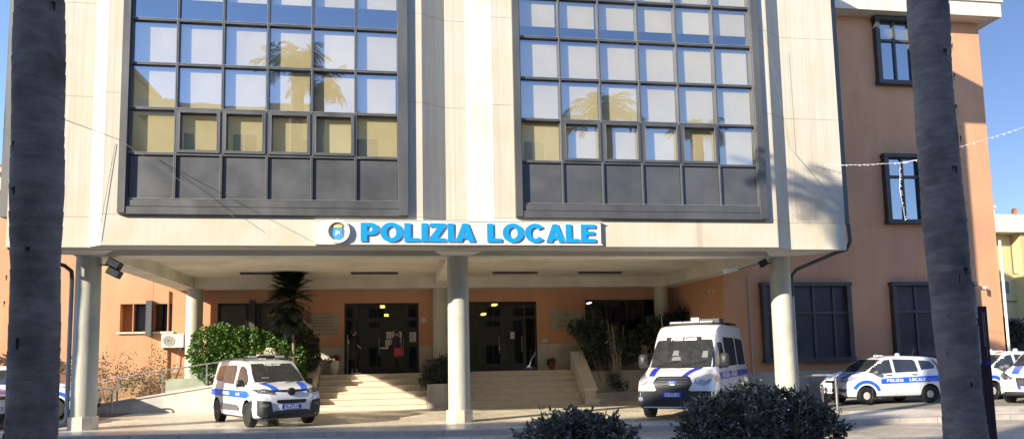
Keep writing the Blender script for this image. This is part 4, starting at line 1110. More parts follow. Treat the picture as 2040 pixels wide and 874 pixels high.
# street palms
def trunk_mesh(m, pts, r0, r1, seg=44, ring=.19, seed=0):
    rn = random.Random(seed); P = [Vector(p) for p in pts]; H = P[-1].z - P[0].z
    rings = [0]
    while rings[-1] < H: rings.append(rings[-1] + ring * rn.uniform(.6, 1.5))
    zs = []
    for a, b in zip(rings, rings[1:]): e_ = rn.uniform(.3, 1.); zs += [(a, 1 + .006 * e_), (a + .014, 1 - .030 * e_), (a + (b - a) * .3, 1 - .016 * e_), (a + (b - a) * .65, .996), (b - .012, 1.002)]
    vs = []; fs = []
    for i, (z, k) in enumerate(zs):
        f = min(1, z / H); q = f * (len(P) - 1); j = min(int(q), len(P) - 2); c = P[j].lerp(P[j + 1], q - j)
        r = (r0 + (r1 - r0) * f) * k * (1 + .035 * math.sin(z * 1.7 + seed) + .02 * math.sin(z * 4.1))
        for s in range(seg):
            a = 2 * math.pi * s / seg
            rr = r * (1 + .03 * noise.noise(Vector((math.cos(a) * 2, math.sin(a) * 2, z * 1.2 + seed))) + .016 * noise.noise(Vector((math.cos(a) * 7, math.sin(a) * 7, z * 9))))
            tilt = .06 * math.sin(a + seed) * r * 1.2
            vs.append((c.x + rr * math.cos(a), c.y + rr * math.sin(a), P[0].z + z + tilt))
    for i in range(len(zs) - 1):
        for s in range(seg):
            t = (s + 1) % seg; fs.append((i * seg + s, i * seg + t, (i + 1) * seg + t, (i + 1) * seg + s))
    m.add(vs, fs)
def frond(m, L, droop):
    pts = []; ang = RN.uniform(.55, 1.25)
    p = Vector((0, 0, 0)); n = 12
    for k in range(n + 1):
        pts.append(p.copy()); a = ang - droop * (k / n) ** 1.3 * 1.9
        p += Vector((math.cos(a), 0, math.sin(a))) * L / n
    return pts
def crown_mesh(seed, n=17, L=1.75):
    RN.seed(seed); m = MB()
    for i in range(n):
        az = 2 * math.pi * i * .382 + RN.uniform(-.15, .15); dr = RN.uniform(.55, 1.5); pts = frond(m, L * RN.uniform(.85, 1.1), dr)
        M = Matrix.Rotation(az, 3, 'Z'); pts = [M @ p for p in pts]; m.tube(pts, [.03 * (1 - .8 * k / 12) for k in range(13)], 4)
        side = M @ Vector((0, 1, 0))
        for k in range(30):
            f = .12 + .88 * k / 30; q = f * 12; j = min(int(q), 11); p = pts[j].lerp(pts[j + 1], q - j); d = (pts[j + 1] - pts[j]).normalized()
            ll = .42 * math.sin(math.pi * min(1, .15 + f * .85)) ** .6 + .08
            for s in (-1, 1):
                dd = (side * s * RN.uniform(.8, 1.2) + d * .6 + Vector((0, 0, RN.uniform(-.75, .1)))).normalized()
                e = p + dd * ll * .6; tip = e + (dd + Vector((0, 0, -.7))).normalized() * ll * .5
                w = d * .018
                m.add([p - w, p + w, e + w, e - w, tip], [(0, 1, 2, 3), (3, 2, 4)])
    return m
def palm(label, base, top, r0, r1, seed, scars=True):
    t = thing('palm_tree', label, 'palm', base, 'palms along the street')
    b, tp = Vector(base), Vector(top); m = MB()
    trunk_mesh(m, [b + (tp - b) * f + Vector((.04 * math.sin(f * 7 + seed), 0, 0)) for f in (0, .15, .3, .45, .6, .8, 1)], r0, r1, seed=seed)
    if scars:
        rn = random.Random(seed + 3)
        for _ in range(26):
            z = rn.uniform(.8, 7); a = rn.uniform(-2.7, -.4); f = (z - b.z) / (tp.z - b.z); c = b + (tp - b) * f; r = r0 + (r1 - r0) * f
            for q in range(rn.randint(1, 3)):
                aa = a + q * .09; h = rn.uniform(.03, .13); w = rn.uniform(.008, .018)
                e = Vector((math.cos(aa), math.sin(aa), 0)); s = Vector((-e.y, e.x, 0)); p = c + e * (r * 1.015)
                m.add([p - s * w, p + s * w, p + s * w * .4 - Vector((0, 0, h)), p - s * w * .7 - Vector((0, 0, h * .8)), p + e * .006], [(0, 1, 4), (1, 2, 4), (2, 3, 4), (3, 0, 4)], 1)
    tr = m.build('trunk', ['trunk', 'trunk_scar'], t, smooth=True, sharp=60)
    m = crown_mesh(seed); m.v = [tuple(Vector(v) + tp) for v in m.v]; m.build('crown', 'frond', t)
    return t
GZ = -.12
palm('dark ringed palm trunk at the left of the photo', (-3.57, 8.0, GZ), (-3.76, 8.1, 12.6), .224, .246, 1)
palm('dark ringed palm trunk at the right of the photo beside the info totem', (7.84, 9.5, GZ), (7.79, 9.5, 10.6), .275, .266, 2)
palm('palm off to the left whose shadow falls on the left column', (-13.91, 15.93, GZ), (-13.91, 15.93, 15), .37, .35, 4, False)
palm('palm standing farther back by the yellow building opposite', (-3.6, 3.0, GZ), (-3.5, 3.0, 13.6), .30, .28, 6, False)
palm('palm to the right by the yellow building opposite', (13.5, 5.0, GZ), (13.5, 5.0, 11.4), .30, .28, 8, False)

# two clipped bushes in front
def bush(label, blobs, base, n, L, tips):
    t = thing('bush', label, 'bush', base, 'bushes in the street bed')
    m = MB(); RN.seed(int(base[0] * 10)); blob_leaves(m, blobs, n, L, L * .46, out=.8, shell=.5)
    for c, r in blobs:                                       # upright shoots standing out of the top
        for _ in range(tips):
            a = RN.uniform(0, 6.28); k = RN.random() ** .5; p0 = Vector((c[0] + math.cos(a) * r[0] * k * .9, c[1] + math.sin(a) * r[1] * k * .9, c[2] + r[2] * math.sqrt(max(0, 1 - k * k * .8)) * .9))
            d = Vector((math.cos(a) * k * .7, math.sin(a) * k * .7, 1)) + rv() * .35; h = RN.uniform(.06, .18)
            for q in range(7):
                leaf(m, p0 + d.normalized() * h * q / 6, d * .5 + rv(), L * .9, L * .38)
    for c, r in blobs:                                   # long side shoots break the outline
        for _ in range(tips):
            v = rv(); v.z = abs(v.z) * .8; p0 = Vector((c[0] + v.x * r[0] * .8, c[1] + v.y * r[1] * .8, c[2] + v.z * r[2] * .8)); d = (v + Vector((0, 0, .5)) + rv() * .4).normalized(); h = RN.uniform(.12, .34)
            for q in range(12): leaf(m, p0 + d * h * q / 11 + rv() * .012, d * .7 + rv(), L * .85, L * .36)
    m.build('foliage', 'bush_leaf', t)
    m = MB()
    for c, r in blobs: twigs(m, (c[0], c[1], base[2]), [(c[0] + RN.uniform(-.9, .9) * r[0], c[1] + RN.uniform(-.8, .8) * r[1], c[2] + RN.uniform(.1, .8) * r[2]) for _ in range(16)], .015)
    m.build('stem', 'twig', t); return t
bush('low dark grey-green bush at the bottom centre of the photo', [((2.45, 12.1, .18), (.52, .5, .44)), ((2.95, 12.0, .26), (.5, .55, .42)), ((3.45, 12.0, .14), (.46, .5, .40)), ((2.7, 12, .42), (.3, .3, .28)), ((3.25, 12, .40), (.25, .3, .24))], (2.95, 12, GZ), 3400, .12, 13)
bush('larger dark bush in front of the van and the right column', [((5.35, 12.1, .36), (.55, .6, .60)), ((5.95, 12.0, .48), (.62, .65, .62)), ((6.6, 12.0, .40), (.62, .6, .58)), ((7.05, 12.0, .22), (.48, .5, .50)), ((5.0, 12.1, .12), (.35, .4, .40))], (6.1, 12, GZ), 6600, .12, 12)
# sunlit hedge behind the ramp
t = thing('hedge', 'sunlit leafy green hedge behind the ramp railing and the parked car', 'hedge', (-5.1, 27.0, 0))
m = MB(); RN.seed(5)
blob_leaves(m, [((-6.45, 26.9, 2.15), (.62, .5, .75)), ((-5.8, 26.9, 2.2), (.72, .55, .80)), ((-5.1, 26.9, 2.15), (.75, .55, .78)), ((-4.4, 26.9, 2.02), (.72, .55, .72)), ((-3.75, 26.85, 1.75), (.62, .5, .66)), ((-6.2, 26.9, 1.5), (.75, .5, .5)), ((-5.0, 26.9, 1.45), (.9, .5, .5)), ((-3.9, 26.8, 1.35), (.8, .5, .45))], 15000, .10, .085, out=1., shell=.7)
m.build('foliage', 'hedge_leaf', t)
m = MB(); twigs(m, (-5.1, 27, .9), [(-5.1 + RN.uniform(-1.6, 1.6), 27 + RN.uniform(-.3, .3), RN.uniform(1.4, 2.6)) for _ in range(30)], .02); m.build('stem', 'twig', t)
m = MB(); m.box(-6.9, -3.3, 26.72, 27.2, 1.16, 1.36); m.build('planting_trough', 'marble', t)
# slender tree with long drooping leaves, its head under the ceiling
t = thing('slender_tree', 'dark slender tree with long drooping leaves touching the portico ceiling', 'tree', (-3.52, 26.5, .9))
m = MB(); m.tube([(-3.50, 26.5, .85), (-3.53, 26.5, 1.6), (-3.56, 26.5, 2.4), (-3.62, 26.5, 3.2), (-3.72, 26.5, 4.2)], [.055, .05, .045, .04, .03], 10); m.build('trunk', 'twig', t, smooth=True)
m = MB(); RN.seed(21)
for k in range(250):
    f = RN.random() ** .8; z = 2.85 + 1.72 * f; a = RN.uniform(0, 6.28)
    p = Vector((-3.60 - .10 * f, 26.5, z)) + Vector((math.cos(a), math.sin(a), 0)) * .12
    pit = (f - .58) * 1.9 + RN.uniform(-.25, .25); L = (.42 + .38 * math.sin(.25 + f * 2.6)) * RN.uniform(.8, 1.1)
    d = Vector((math.cos(a) * math.cos(pit), math.sin(a) * math.cos(pit), math.sin(pit)))
    s = d.cross(Vector((0, 0, 1))).normalized(); w = .125 * RN.uniform(.8, 1.2); n_ = s.cross(d)
    q = [p, p + d * L * .35 + n_ * .03, p + d * L * .7 - n_ * L * .02, p + d * L * .97 - n_ * L * .14]; ww = [.2, .75, 1, .35]; vs = []
    for c, e in zip(q, ww): vs += [c - s * w * e, c + n_ * .012 * e, c + s * w * e]
    vs = [Vector((v.x, v.y, min(v.z, 4.72))) for v in vs]
    m.add(vs, [(0, 1, 4, 3), (1, 2, 5, 4), (3, 4, 7, 6), (4, 5, 8, 7), (6, 7, 10, 9), (7, 8, 11, 10)])
m.build('crown', 'dark_leaf', t)
# dark shrub left of the plaque, under the tree
t = thing('dark_shrub', 'dark shaded shrub below the slender tree', 'shrub', (-3.3, 27.3, 1.1)); m = MB()
blob_leaves(m, [((-3.35, 27.3, 2.3), (.55, .5, .55)), ((-3.2, 27.25, 1.8), (.45, .45, .5))], 2600, .13, .06, droop=.4); m.build('foliage', 'dark_leaf', t)
m = MB(); twigs(m, (-3.3, 27.3, 1.1), [(-3.3 + RN.uniform(-.4, .4), 27.3, RN.uniform(1.8, 2.7)) for _ in range(9)], .02); m.build('stem', 'twig', t)
# dark shrubs in front of the right window
def shrub(label, base, blobs, n, L, w, matn='dark_leaf', droop=.3, cat='shrub', name='dark_shrub', r0=.025):
    t = thing(name, label, cat, base); m = MB(); blob_leaves(m, blobs, n, L, w, droop=droop, shell=.25, out=.7); m.build('foliage', matn, t)
    m = MB(); twigs(m, base, [(b[0][0] + RN.uniform(-.6, .6) * b[1][0], b[0][1], b[0][2] + RN.uniform(-.4, .6) * b[1][2]) for b in blobs for _ in range(6)], r0); m.build('stem', 'twig', t)
    return t
shrub('large dark shrub spreading before the right window and plaque', (7.7, 27.45, .3), [((7.3, 27.4, 2.55), (.75, .55, .62)), ((6.75, 27.35, 2.75), (.42, .4, .30)), ((7.9, 27.4, 2.2), (.9, .6, .75)), ((8.6, 27.4, 2.0), (.8, .6, .65)), ((7.35, 27.3, 3.3), (.25, .25, .16)), ((7.5, 27.4, 1.75), (.6, .5, .45))], 6500, .15, .065)
shrub('dark green shrub showing behind the van roof', (10.2, 27.4, .3), [((9.7, 27.4, 2.6), (.5, .5, .6)), ((10.35, 27.4, 2.75), (.5, .5, .55)), ((10.9, 27.3, 2.3), (.35, .4, .7)), ((10.75, 27.3, 3.2), (.3, .3, .3))], 3400, .15, .07)
shrub('dark feathery plant in the stone planter between the steps', (1.7, 26.8, .74), [((1.35, 26.6, 1.25), (.5, .45, .42)), ((1.75, 26.7, 1.35), (.5, .45, .5)), ((1.1, 26.35, .98), (.3, .3, .25)), ((2.1, 26.7, 1.2), (.35, .4, .4))], 2600, .26, .035, droop=.5, cat='plant', name='planter_plant')
# bare pale stems
for lab, bx, by, h, n_, cr_ in (('taller bare pale-stemmed plant right of the steps', 8.12, 26.95, 2.55, 14, .45), ('short bare pale stems beside the van windscreen', 9.2, 26.95, 1.85, 7, .16)):
    t = thing('bare_plant', lab, 'plant', (bx, by, .3)); m = MB(); RN.seed(int(h * 10))
    for k in range(n_):
        a = RN.uniform(-1, 1); top = Vector((bx + a * cr_, by + RN.uniform(-.2, .2), .3 + h * RN.uniform(.75, 1))); b0 = Vector((bx + a * .1, by, .3)); mid = b0.lerp(top, .5) + Vector((RN.uniform(-.08, .08), 0, 0))
        m.tube([b0, mid, top], [.022, .016, .006], 5)
        for q in range(4): p = mid.lerp(top, RN.random()); m.tube([p, p + Vector((RN.uniform(-.2, .2), 0, RN.uniform(.1, .3)))], [.008, .003], 4)
    m.build('stem', 'twig_pale', t)
shrub('little dark-leaved plant at the foot of the stair wall', (8.0, 26.7, .35), [((7.85, 26.65, .75), (.28, .25, .3)), ((8.15, 26.65, .6), (.22, .2, .22))], 260, .10, .06, cat='plant', name='small_plant', r0=.01)
# roses and dry shrub by the left wing
def rose(label, base, tips, matn, pet, nl, nf, L=.06):
    t = thing('rose_bush', label, 'rose bush', base); m = MB(); twigs(m, base, tips, .007, .14); m.build('stem', 'twig', t)
    m = MB(); f = MB()
    for tp in tips:
        for k in range(nl):
            p = Vector(base).lerp(Vector(tp), RN.uniform(.45, 1.05)) + rv() * .15
            leaf(m, p, rv() + Vector((0, 0, -.2)), L * RN.uniform(.7, 1.2), L * .6)
        for k in range(nf):
            p = Vector(tp) + rv() * .07
            for q in range(9): leaf(f, p, rv(), .055, .05)
    m.build('foliage', matn, t)
    if f.v: f.build('blossom', pet, t)
RN.seed(31)
rose('dry brown shrub against the orange wall behind the left railing', (-10.0, 27.8, .4), [(-10.0 + RN.uniform(-1.1, 1.9), 27.8 + RN.uniform(-.2, .2), RN.uniform(1.3, 2.15)) for _ in range(26)], 'rose_leaf', 'petal_red', 44, 0, .085)
rose('tall yellowing rose with orange blooms below the air conditioner', (-8.05, 27.9, .5), [(-8.5, 27.9, 2.35), (-8.35, 27.9, 2.1), (-8.1, 27.9, 1.8), (-7.95, 27.9, 1.5), (-8.2, 27.9, 1.25), (-8.0, 27.9, 1.1)], 'hedge_leaf', 'petal_orange', 26, 1, .08)
rose('reddish rose bush glimpsed left of the left column', (-11.35, 27.2, .3), [(-11.35 + RN.uniform(-.5, .5), 27.2, RN.uniform(1.3, 2.1)) for _ in range(14)], 'rose_leaf', 'petal_red', 20, 1, .09)
# whitish flower cluster over the car roof
t = thing('white_flowering_plant', 'whitish flower cluster rising just behind the tall car roof', 'plant', (-4.25, 25.6, 1.0)); m = MB(); RN.seed(8)
m.tube([(-4.25, 25.75, .95), (-4.25, 25.7, 1.6)], .02, 6); m.build('stem', 'twig', t); m = MB()
blob_leaves(m, [((-4.25, 25.7, 1.72), (.30, .2, .18)), ((-4.20, 25.7, 1.95), (.16, .14, .2))], 700, .08, .06, shell=.5); m.build('blossom', 'petal_white', t)
# dark greenery at far left, beyond the cars
shrub('dark hedge plant at the far left edge behind the cars', (-14.6, 27.5, .2), [((-14.4, 27.5, 1.6), (1.0, .6, 1.0)), ((-14.6, 27.5, 2.5), (.7, .5, .7)), ((-15.6, 27.5, 1.8), (.9, .5, 1.2)), ((-13.6, 27.5, 1.0), (.8, .5, .6))], 5200, .14, .08)
# flower pots
for lab, x, y, r, h, pm, fm in (('tall white urn with red flowers left of the entrance', -2.3, 28.2, .17, .5, 'pot_white', 'petal_red'), ('small dark red pot with plant right of the second entrance', 5.85, 28.2, .13, .24, 'pot_red', 'petal_red')):
    t = thing('flower_pot', lab, 'flower pot', (x, y, 1.18)); m = MB()
    m.lathe([(r * .62, 1.18), (r * .66, 1.22), (r * .95, 1.18 + h * .45), (r * 1.05, 1.18 + h * .8), (r * .92, 1.18 + h), (r * 1.0, 1.18 + h + .02), (r * .8, 1.18 + h + .02), (r * .75, 1.18 + h - .05)], (x, y, 0), seg=24); m.build('pot', pm, t, smooth=True)
    m = MB(); RN.seed(3); blob_leaves(m, [((x - .03, y, 1.18 + h + .06), (r * 1.35, r * 1.2, .11))], 170, .09, .05, shell=.2); m.build('foliage', 'dark_leaf', t)
    m = MB(); blob_leaves(m, [((x + r * .4, y - .04, 1.18 + h + .14), (r * .7, r * .6, .08))], 110, .05, .05, shell=.2); m.build('blossom', fm, t)

# ------------------------------------------------------------------ people
def person(label, base, rz_, joints, edges, mats_of, extra):
    """one continuous skinned body: joints {name: ((x,y,z), r)}"""
    t = thing('person', label, 'person')
    names = list(joints); me = bpy.data.meshes.new('body')
    me.from_pydata([joints[n][0] for n in names], [(names.index(a), names.index(b)) for a, b in edges], [])
    o = bpy.data.objects.new('body', me); COL.objects.link(o)
    sk = o.modifiers.new('s', 'SKIN'); sk.use_smooth_shade = True; sk.branch_smoothing = .4
    for n, v in zip(names, me.skin_vertices[0].data):
        r = joints[n][1]; v.radius = (r, r) if isinstance(r, (int, float)) else r; v.use_root = (n == 'pelvis')
    sb = o.modifiers.new('u', 'SUBSURF'); sb.levels = 1; sb.render_levels = 1
    bpy.context.view_layer.update()
    me2 = bpy.data.meshes.new_from_object(o.evaluated_get(bpy.context.evaluated_depsgraph_get()))
    o.modifiers.clear(); o.data = me2; o.data.name = 'body'; o.parent = t
    me2.materials.clear()
    for k in mats_of[0]: me2.materials.append(MATS[k])
    for p in me2.polygons: p.material_index = mats_of[1](p.center); p.use_smooth = True
    extra(t)
    t.rotation_euler = (0, 0, rz_); t.location = base
    return t
def hand(J, E, w, d, pre, side):
    """palm, four fingers and a thumb, slightly curled; d = direction the hand points"""
    w = Vector(w); d = Vector(d).normalized(); s = Vector(side).normalized(); n = d.cross(s).normalized()
    J[pre + 'palm'] = (tuple(w + d * .05), .024); E.append((pre + 'wrist', pre + 'palm'))
    for i, (o_, l) in enumerate(((-.028, .06), (-.01, .075), (.01, .07), (.027, .055))):
        a = w + d * .085 + s * o_; b = a + d * l * .55 + n * .008; c = b + d * l * .4 + n * .02
        J[pre + 'f%da' % i] = (tuple(a), .010); J[pre + 'f%db' % i] = (tuple(b), .009); J[pre + 'f%dc' % i] = (tuple(c), .007)
        E += [(pre + 'palm', pre + 'f%da' % i), (pre + 'f%da' % i, pre + 'f%db' % i), (pre + 'f%db' % i, pre + 'f%dc' % i)]
    a = w + d * .04 - s * .035; b = a + d * .035 - s * .02
    J[pre + 't1'] = (tuple(a), .011); J[pre + 't2'] = (tuple(b), .009); E += [(pre + 'palm', pre + 't1'), (pre + 't1', pre + 't2')]
def body(H, lean, armL, armR, legL, legR, wide=1., coat=0.):
    J = {}; E = []
    hp = .53 * H
    J['pelvis'] = ((0, 0, hp), (.15 * wide, .12)); J['waist'] = ((lean * .3, 0, hp + .13), (.135 * wide, .105)); J['chest'] = ((lean * .7, 0, .72 * H), (.165 * wide, .12)); J['neck0'] = ((lean, 0, .82 * H), (.07, .06))
    J['neck1'] = ((lean + .01, 0, .865 * H), .052); J['jaw'] = ((lean + .035, 0, .895 * H), (.062, .068)); J['head'] = ((lean + .02, 0, .94 * H), (.076, .090)); J['crown'] = ((lean + .01, 0, .975 * H), (.055, .065))
    J['nose'] = ((lean + .125, 0, .925 * H), .012)
    E += [('pelvis', 'waist'), ('waist', 'chest'), ('chest', 'neck0'), ('neck0', 'neck1'), ('neck1', 'jaw'), ('jaw', 'head'), ('head', 'crown'), ('head', 'nose')]
    for pre, a, s in (('L', armL, 1), ('R', armR, -1)):
        J[pre + 'sh'] = ((lean * .8, s * .17 * wide, .80 * H), .062); J[pre + 'elbow'] = (a[0], .043); J[pre + 'wrist'] = (a[1], .028)
        E += [('chest', pre + 'sh'), (pre + 'sh', pre + 'elbow'), (pre + 'elbow', pre + 'wrist')]
        hand(J, E, a[1], Vector(a[1]) - Vector(a[0]) if len(a) < 3 else a[2], pre, (0, 1, 0) if abs((Vector(a[1]) - Vector(a[0])).normalized().y) < .8 else (0, 0, 1))
    for pre, l, s in (('a', legL, 1), ('b', legR, -1)):
        J[pre + 'hip'] = ((0, s * .085, hp - .06), .095); J[pre + 'knee'] = (l[0], .062); J[pre + 'ankle'] = (l[1], .042); f = Vector(l[1])
        J[pre + 'heel'] = ((f.x - .03, f.y, .035), .035); J[pre + 'toe'] = ((f.x + .17, f.y, .03), (.038, .028))
        E += [('pelvis', pre + 'hip'), (pre + 'hip', pre + 'knee'), (pre + 'knee', pre + 'ankle'), (pre + 'ankle', pre + 'heel'), (pre + 'heel', pre + 'toe')]
    return J, E
def hair_obj(t, H, lean, tail):
    m = MB(); vs = []; cx, cz = lean + .005, .945 * H
    m.lathe([(.001, .125), (.05, .115), (.085, .08), (.098, .03), (.098, -.02), (.09, -.06), (.06, -.075)], (cx - .012, 0, cz), seg=18)
    if tail: m.tube([(cx - .07, 0, cz - .0), (cx - .12, 0, cz - .05), (cx - .115, 0, cz - .17), (cx - .095, 0, cz - .25)], [.035, .035, .028, .01], 8)
    # keep the face clear
    m.v = [v if v[0] < cx + .045 or v[2] > cz + .06 else (cx + .045 + (v[0] - cx - .045) * .2, v[1], v[2]) for v in m.v]
    m.build('hair', 'hair', t, smooth=True)
# officer holding the tall door bar, facing right (+x)
H1 = 1.66
J, E = body(H1, .02, ((.10, .20, 1.12), (.22, .14, 1.02)), ((.0, -.22, 1.10), (-.14, -.2, 1.16), (-.1, 0, .5)), ((.03, .10, .50), (-.02, .10, .09)), ((.10, -.10, .49), (.16, -.10, .09)))
def mo1(c):
    if c.z > .865 * H1: return 1
    if (c - Vector((.25, .14, 1.0))).length < .11 or (c - Vector((-.2, -.2, 1.2))).length < .09: return 2
    if c.z < .075: return 2
    if c.z < .20: return 3
    return 0
def ex1(t):
    hair_obj(t, H1, .02, False)
    m = MB(); m.lathe([(.14, .0), (.165, -.25), (.19, -.55), (.20, -.78), (.17, -.78)], (0, 0, 1.33), seg=20); m.v = [(v[0], v[1] * 1.15, v[2]) for v in m.v]; m.build('long_coat', 'coat_black', t, smooth=True)
person('person in a long black coat with white gloves standing at the left of the entrance', (-1.66, 28.35, 1.18), 0, J, E, (['coat_black', 'skin', 'white', 'trouser_grey'], mo1), ex1)
m = MB(); m.tube([(-1.84, 28.22, 1.9), (-1.84, 28.22, 2.64)], .018, 8); m.tube([(-1.84, 28.22, 1.18), (-1.84, 28.22, 1.9)], .012, 8)
tag(m.build('pole', 'steel', None, origin=(-1.84, 28.22, 1.18)), 'thin pale pole held by the black-coated person', 'pole')
# woman with the red bag, facing left (-x)
H2 = 1.64
J, E = body(H2, .05, ((.10, .20, 1.08), (.30, .12, 1.02)), ((.12, -.20, 1.08), (.32, -.10, .98)), ((.12, .08, .48), (.10, .08, .09)), ((.0, -.08, .48), (-.12, -.08, .09)), .9)
def mo2(c):
    if c.z > .865 * H2: return 1
    if c.x > .31 and .85 < c.z < 1.15: return 1
    return 0
def ex2(t):
    hair_obj(t, H2, .05, True)
    m = MB(); m.box(.33, .62, -.10, .12, .93, .97); m.build('papers', 'paper', t)
    m = MB(); m.lathe([(.145, .0), (.165, -.2), (.18, -.42), (.15, -.44)], (.03, 0, 1.34), seg=20); m.v = [(v[0], v[1] * 1.1, v[2]) for v in m.v]; m.build('jacket', 'coat_black', t, smooth=True)
person('person with a dark ponytail in black carrying a red bag before the door', (-.03, 28.3, 1.18), math.pi, J, E, (['coat_black', 'skin'], mo2), ex2)
t = thing('shoulder_bag', 'red shoulder bag carried by the person in black at the door', 'bag', (.02, 28.0, 2.0))
m = MB(); m.box(-.14, .18, 27.98, 28.09, 1.82, 2.14); m.v = [(v[0] * (1.1 if v[2] < 2 else .9), v[1], v[2]) for v in m.v]; m.build('body', 'bag_red', t, bevel=.035)
m = MB(); m.tube([(-.13, 28.03, 2.14), (-.06, 28.12, 2.45), (-.02, 28.22, 2.56), (.05, 28.18, 2.46), (.17, 28.05, 2.14)], .012, 6); m.build('strap', 'bag_red', t)
m = MB()
for k in range(12): m.tube([(-.13 + k * .025, 27.99, 1.84), (-.13 + k * .025, 27.98, 1.76)], .004, 4)
m.build('fringe', 'bag_red', t)

# ------------------------------------------------------------------ fittings and street furniture
def rot(mb, c, a, ax='Z'):
    M = Matrix.Translation(c) @ Matrix.Rotation(a, 4, ax) @ Matrix.Translation(-Vector(c)); mb.v = [tuple(M @ Vector(v)) for v in mb.v]
def plaque(label, x0, x1, z0, z1, lines, mat, crest=None):
    t = thing('wall_plaque', label, 'plaque', ((x0 + x1) / 2, YB, z0), 'stone plaques beside the doors')
    m = MB(); m.box(x0, x1, YB - .035, YB - .002, z0, z1); m.build('slab', mat, t, bevel=.006)
    for txt, size, cz, b in lines:
        m = MB(); vs, ts = font_tris(txt, size, (x0 + x1) / 2, cz, bold=b); m.add([(a, YB - .041, c) for a, c in vs], ts); m.build('inscription', 'engraved', t)
    if crest:
        m = MB(); cx, cz = crest
        m.prism(arc(cx, cz, .12, .12, 0, 360, 24)[:-1], YB - .045, YB - .037, axis='y', holes=[arc(cx, cz, .105, .105, 0, 360, 24)[:-1]])
        m.prism([(cx - .04, cz + .05), (cx - .04, cz - .03), (cx, cz - .07), (cx + .04, cz - .03), (cx + .04, cz + .05)], YB - .045, YB - .037, axis='y'); m.build('crest', 'engraved', t)
def bars(m, x0, x1, z, h, rn):
    x = x0
    while x < x1:
        w = rn.uniform(.03, .12); m.box(x, min(x + w, x1), YB - .041, YB - .036, z - h / 2, z + h / 2); x += w + .02
t = thing('wall_plaque', 'stone plaque with lines of small dark writing left of the entrance', 'plaque', (-2.8, YB, 2.7), 'stone plaques beside the doors')
m = MB(); m.box(-3.36, -2.2, YB - .035, YB - .002, 2.70, 3.45); m.build('slab', 'plaque_stone', t, bevel=.006)
rn = random.Random(2)
for z, a, b, h in ((3.33, -3.18, -2.33, .03), (3.21, -3.02, -2.52, .04), (3.105, -3.18, -2.36, .03), (2.99, -3.16, -2.36, .045), (2.885, -3.30, -2.25, .02), (2.84, -3.14, -2.40, .02)): m = MB(); bars(m, a, b, z, h, rn); m.build('inscription', 'engraved', t)
plaque('stone plaque with round crest reading Polizia Municipale beside the right window', 5.93, 7.32, 2.74, 3.51, [('POLIZIA', .16, 3.08, .004), ('MUNICIPALE', .15, 2.88, .004)], 'plaque_stone', (6.62, 3.32))
# small wall plates
for lab, x, z, w, h in (('small white box on the wall right of the left entrance', .99, 3.18, .11, .09), ('small white plate low on the wall between right entrance and plaque', 5.72, 2.32, .11, .06)):
    m = MB(); m.box(x - w, x + w, YB - .05, YB - .001, z - h, z + h); m.box(x - w * .7, x + w * .7, YB - .058, YB - .05, z - h * .5, z + h * .5)
    tag(m.build('wall_box', 'paper', None, origin=(x, YB, z), bevel=.005), lab, 'box')
# notices on the glass
def notice(lab, x0, x1, z0, z1, seed):
    t = thing('notice', lab, 'paper notice', ((x0 + x1) / 2, YB + .02, z0), 'paper notices on the entrance glass'); rn = random.Random(seed); y = YB + .03
    m = MB(); m.box(x0, x1, y, y + .003, z0, z1); m.build('sheet', 'paper', t)
    m = MB(); z = z1 - .04
    while z > z0 + .03:
        m.box(x0 + .02, x1 - .02 - rn.uniform(0, .06), y - .002, y - .0005, z - .004, z + .004); z -= .03
    m.build('print', 'ink', t)
for i, a in enumerate((('upper left notice of the cluster behind the person', -.43, -.25, 2.50, 2.76), ('upper middle notice of the cluster behind the person', -.23, -.05, 2.52, 2.77), ('upper right notice of the cluster behind the person', -.03, .15, 2.50, 2.76),
                       ('lower left notice of the cluster behind the person', -.47, -.29, 2.20, 2.46), ('lower middle notice of the cluster behind the person', -.26, -.08, 2.20, 2.48), ('lower right notice of the cluster behind the person', -.02, .14, 2.18, 2.46),
                       ('single tall notice on the right pane of the left entrance', .44, .69, 2.36, 2.73), ('single notice on the right leaf of the right entrance', 4.36, 4.52, 2.42, 2.69))): notice(a[0], *a[1:], i)
# air conditioner
t = thing('air_conditioner', 'white outdoor air conditioner unit on the orange wall', 'air conditioner', (-8.0, YB, 2.26))
m = MB(); m.box(-8.42, -7.66, YB - .38, YB - .08, 2.28, 2.78); m.build('casing', 'ac_white', t, bevel=.02)
m = MB(); m.prism(arc(-8.17, 2.53, .20, .20, 0, 360, 28)[:-1], YB - .388, YB - .381, axis='y'); m.build('fan_opening', 'grey_plastic', t)
m = MB()
for r in (.06, .10, .14, .18, .205):
    m.prism(arc(-8.17, 2.53, r, r, 0, 360, 28)[:-1], YB - .398, YB - .39, axis='y', holes=[arc(-8.17, 2.53, r - .015, r - .015, 0, 360, 28)[:-1]])
m.build('fan_grille', 'ac_white', t)
m = MB(); m.box(-8.35, -8.31, YB - .38, YB, 2.2, 2.279); m.box(-7.78, -7.74, YB - .38, YB, 2.2, 2.279); m.build('bracket', 'grey_plastic', t)
m = MB(); m.tube([(-7.64, YB - .2, 2.6), (-7.55, YB - .1, 2.9), (-7.5, YB - .04, 3.0)], .02, 6); m.tube([(-7.9, YB - .06, 2.25), (-7.95, YB - .06, 1.6), (-8.1, YB - .06, 1.2)], .015, 6); m.build('hose', 'ac_white', t)
m = MB(); m.tube([(-8.30, YB - .04, 4.35), (-8.30, YB - .04, 1.1)], .035, 8)
tag(m.build('drain_pipe', 'orange_deep', None, origin=(-8.3, YB, 1.1)), 'orange painted pipe on the wall above the air conditioner', 'pipe')
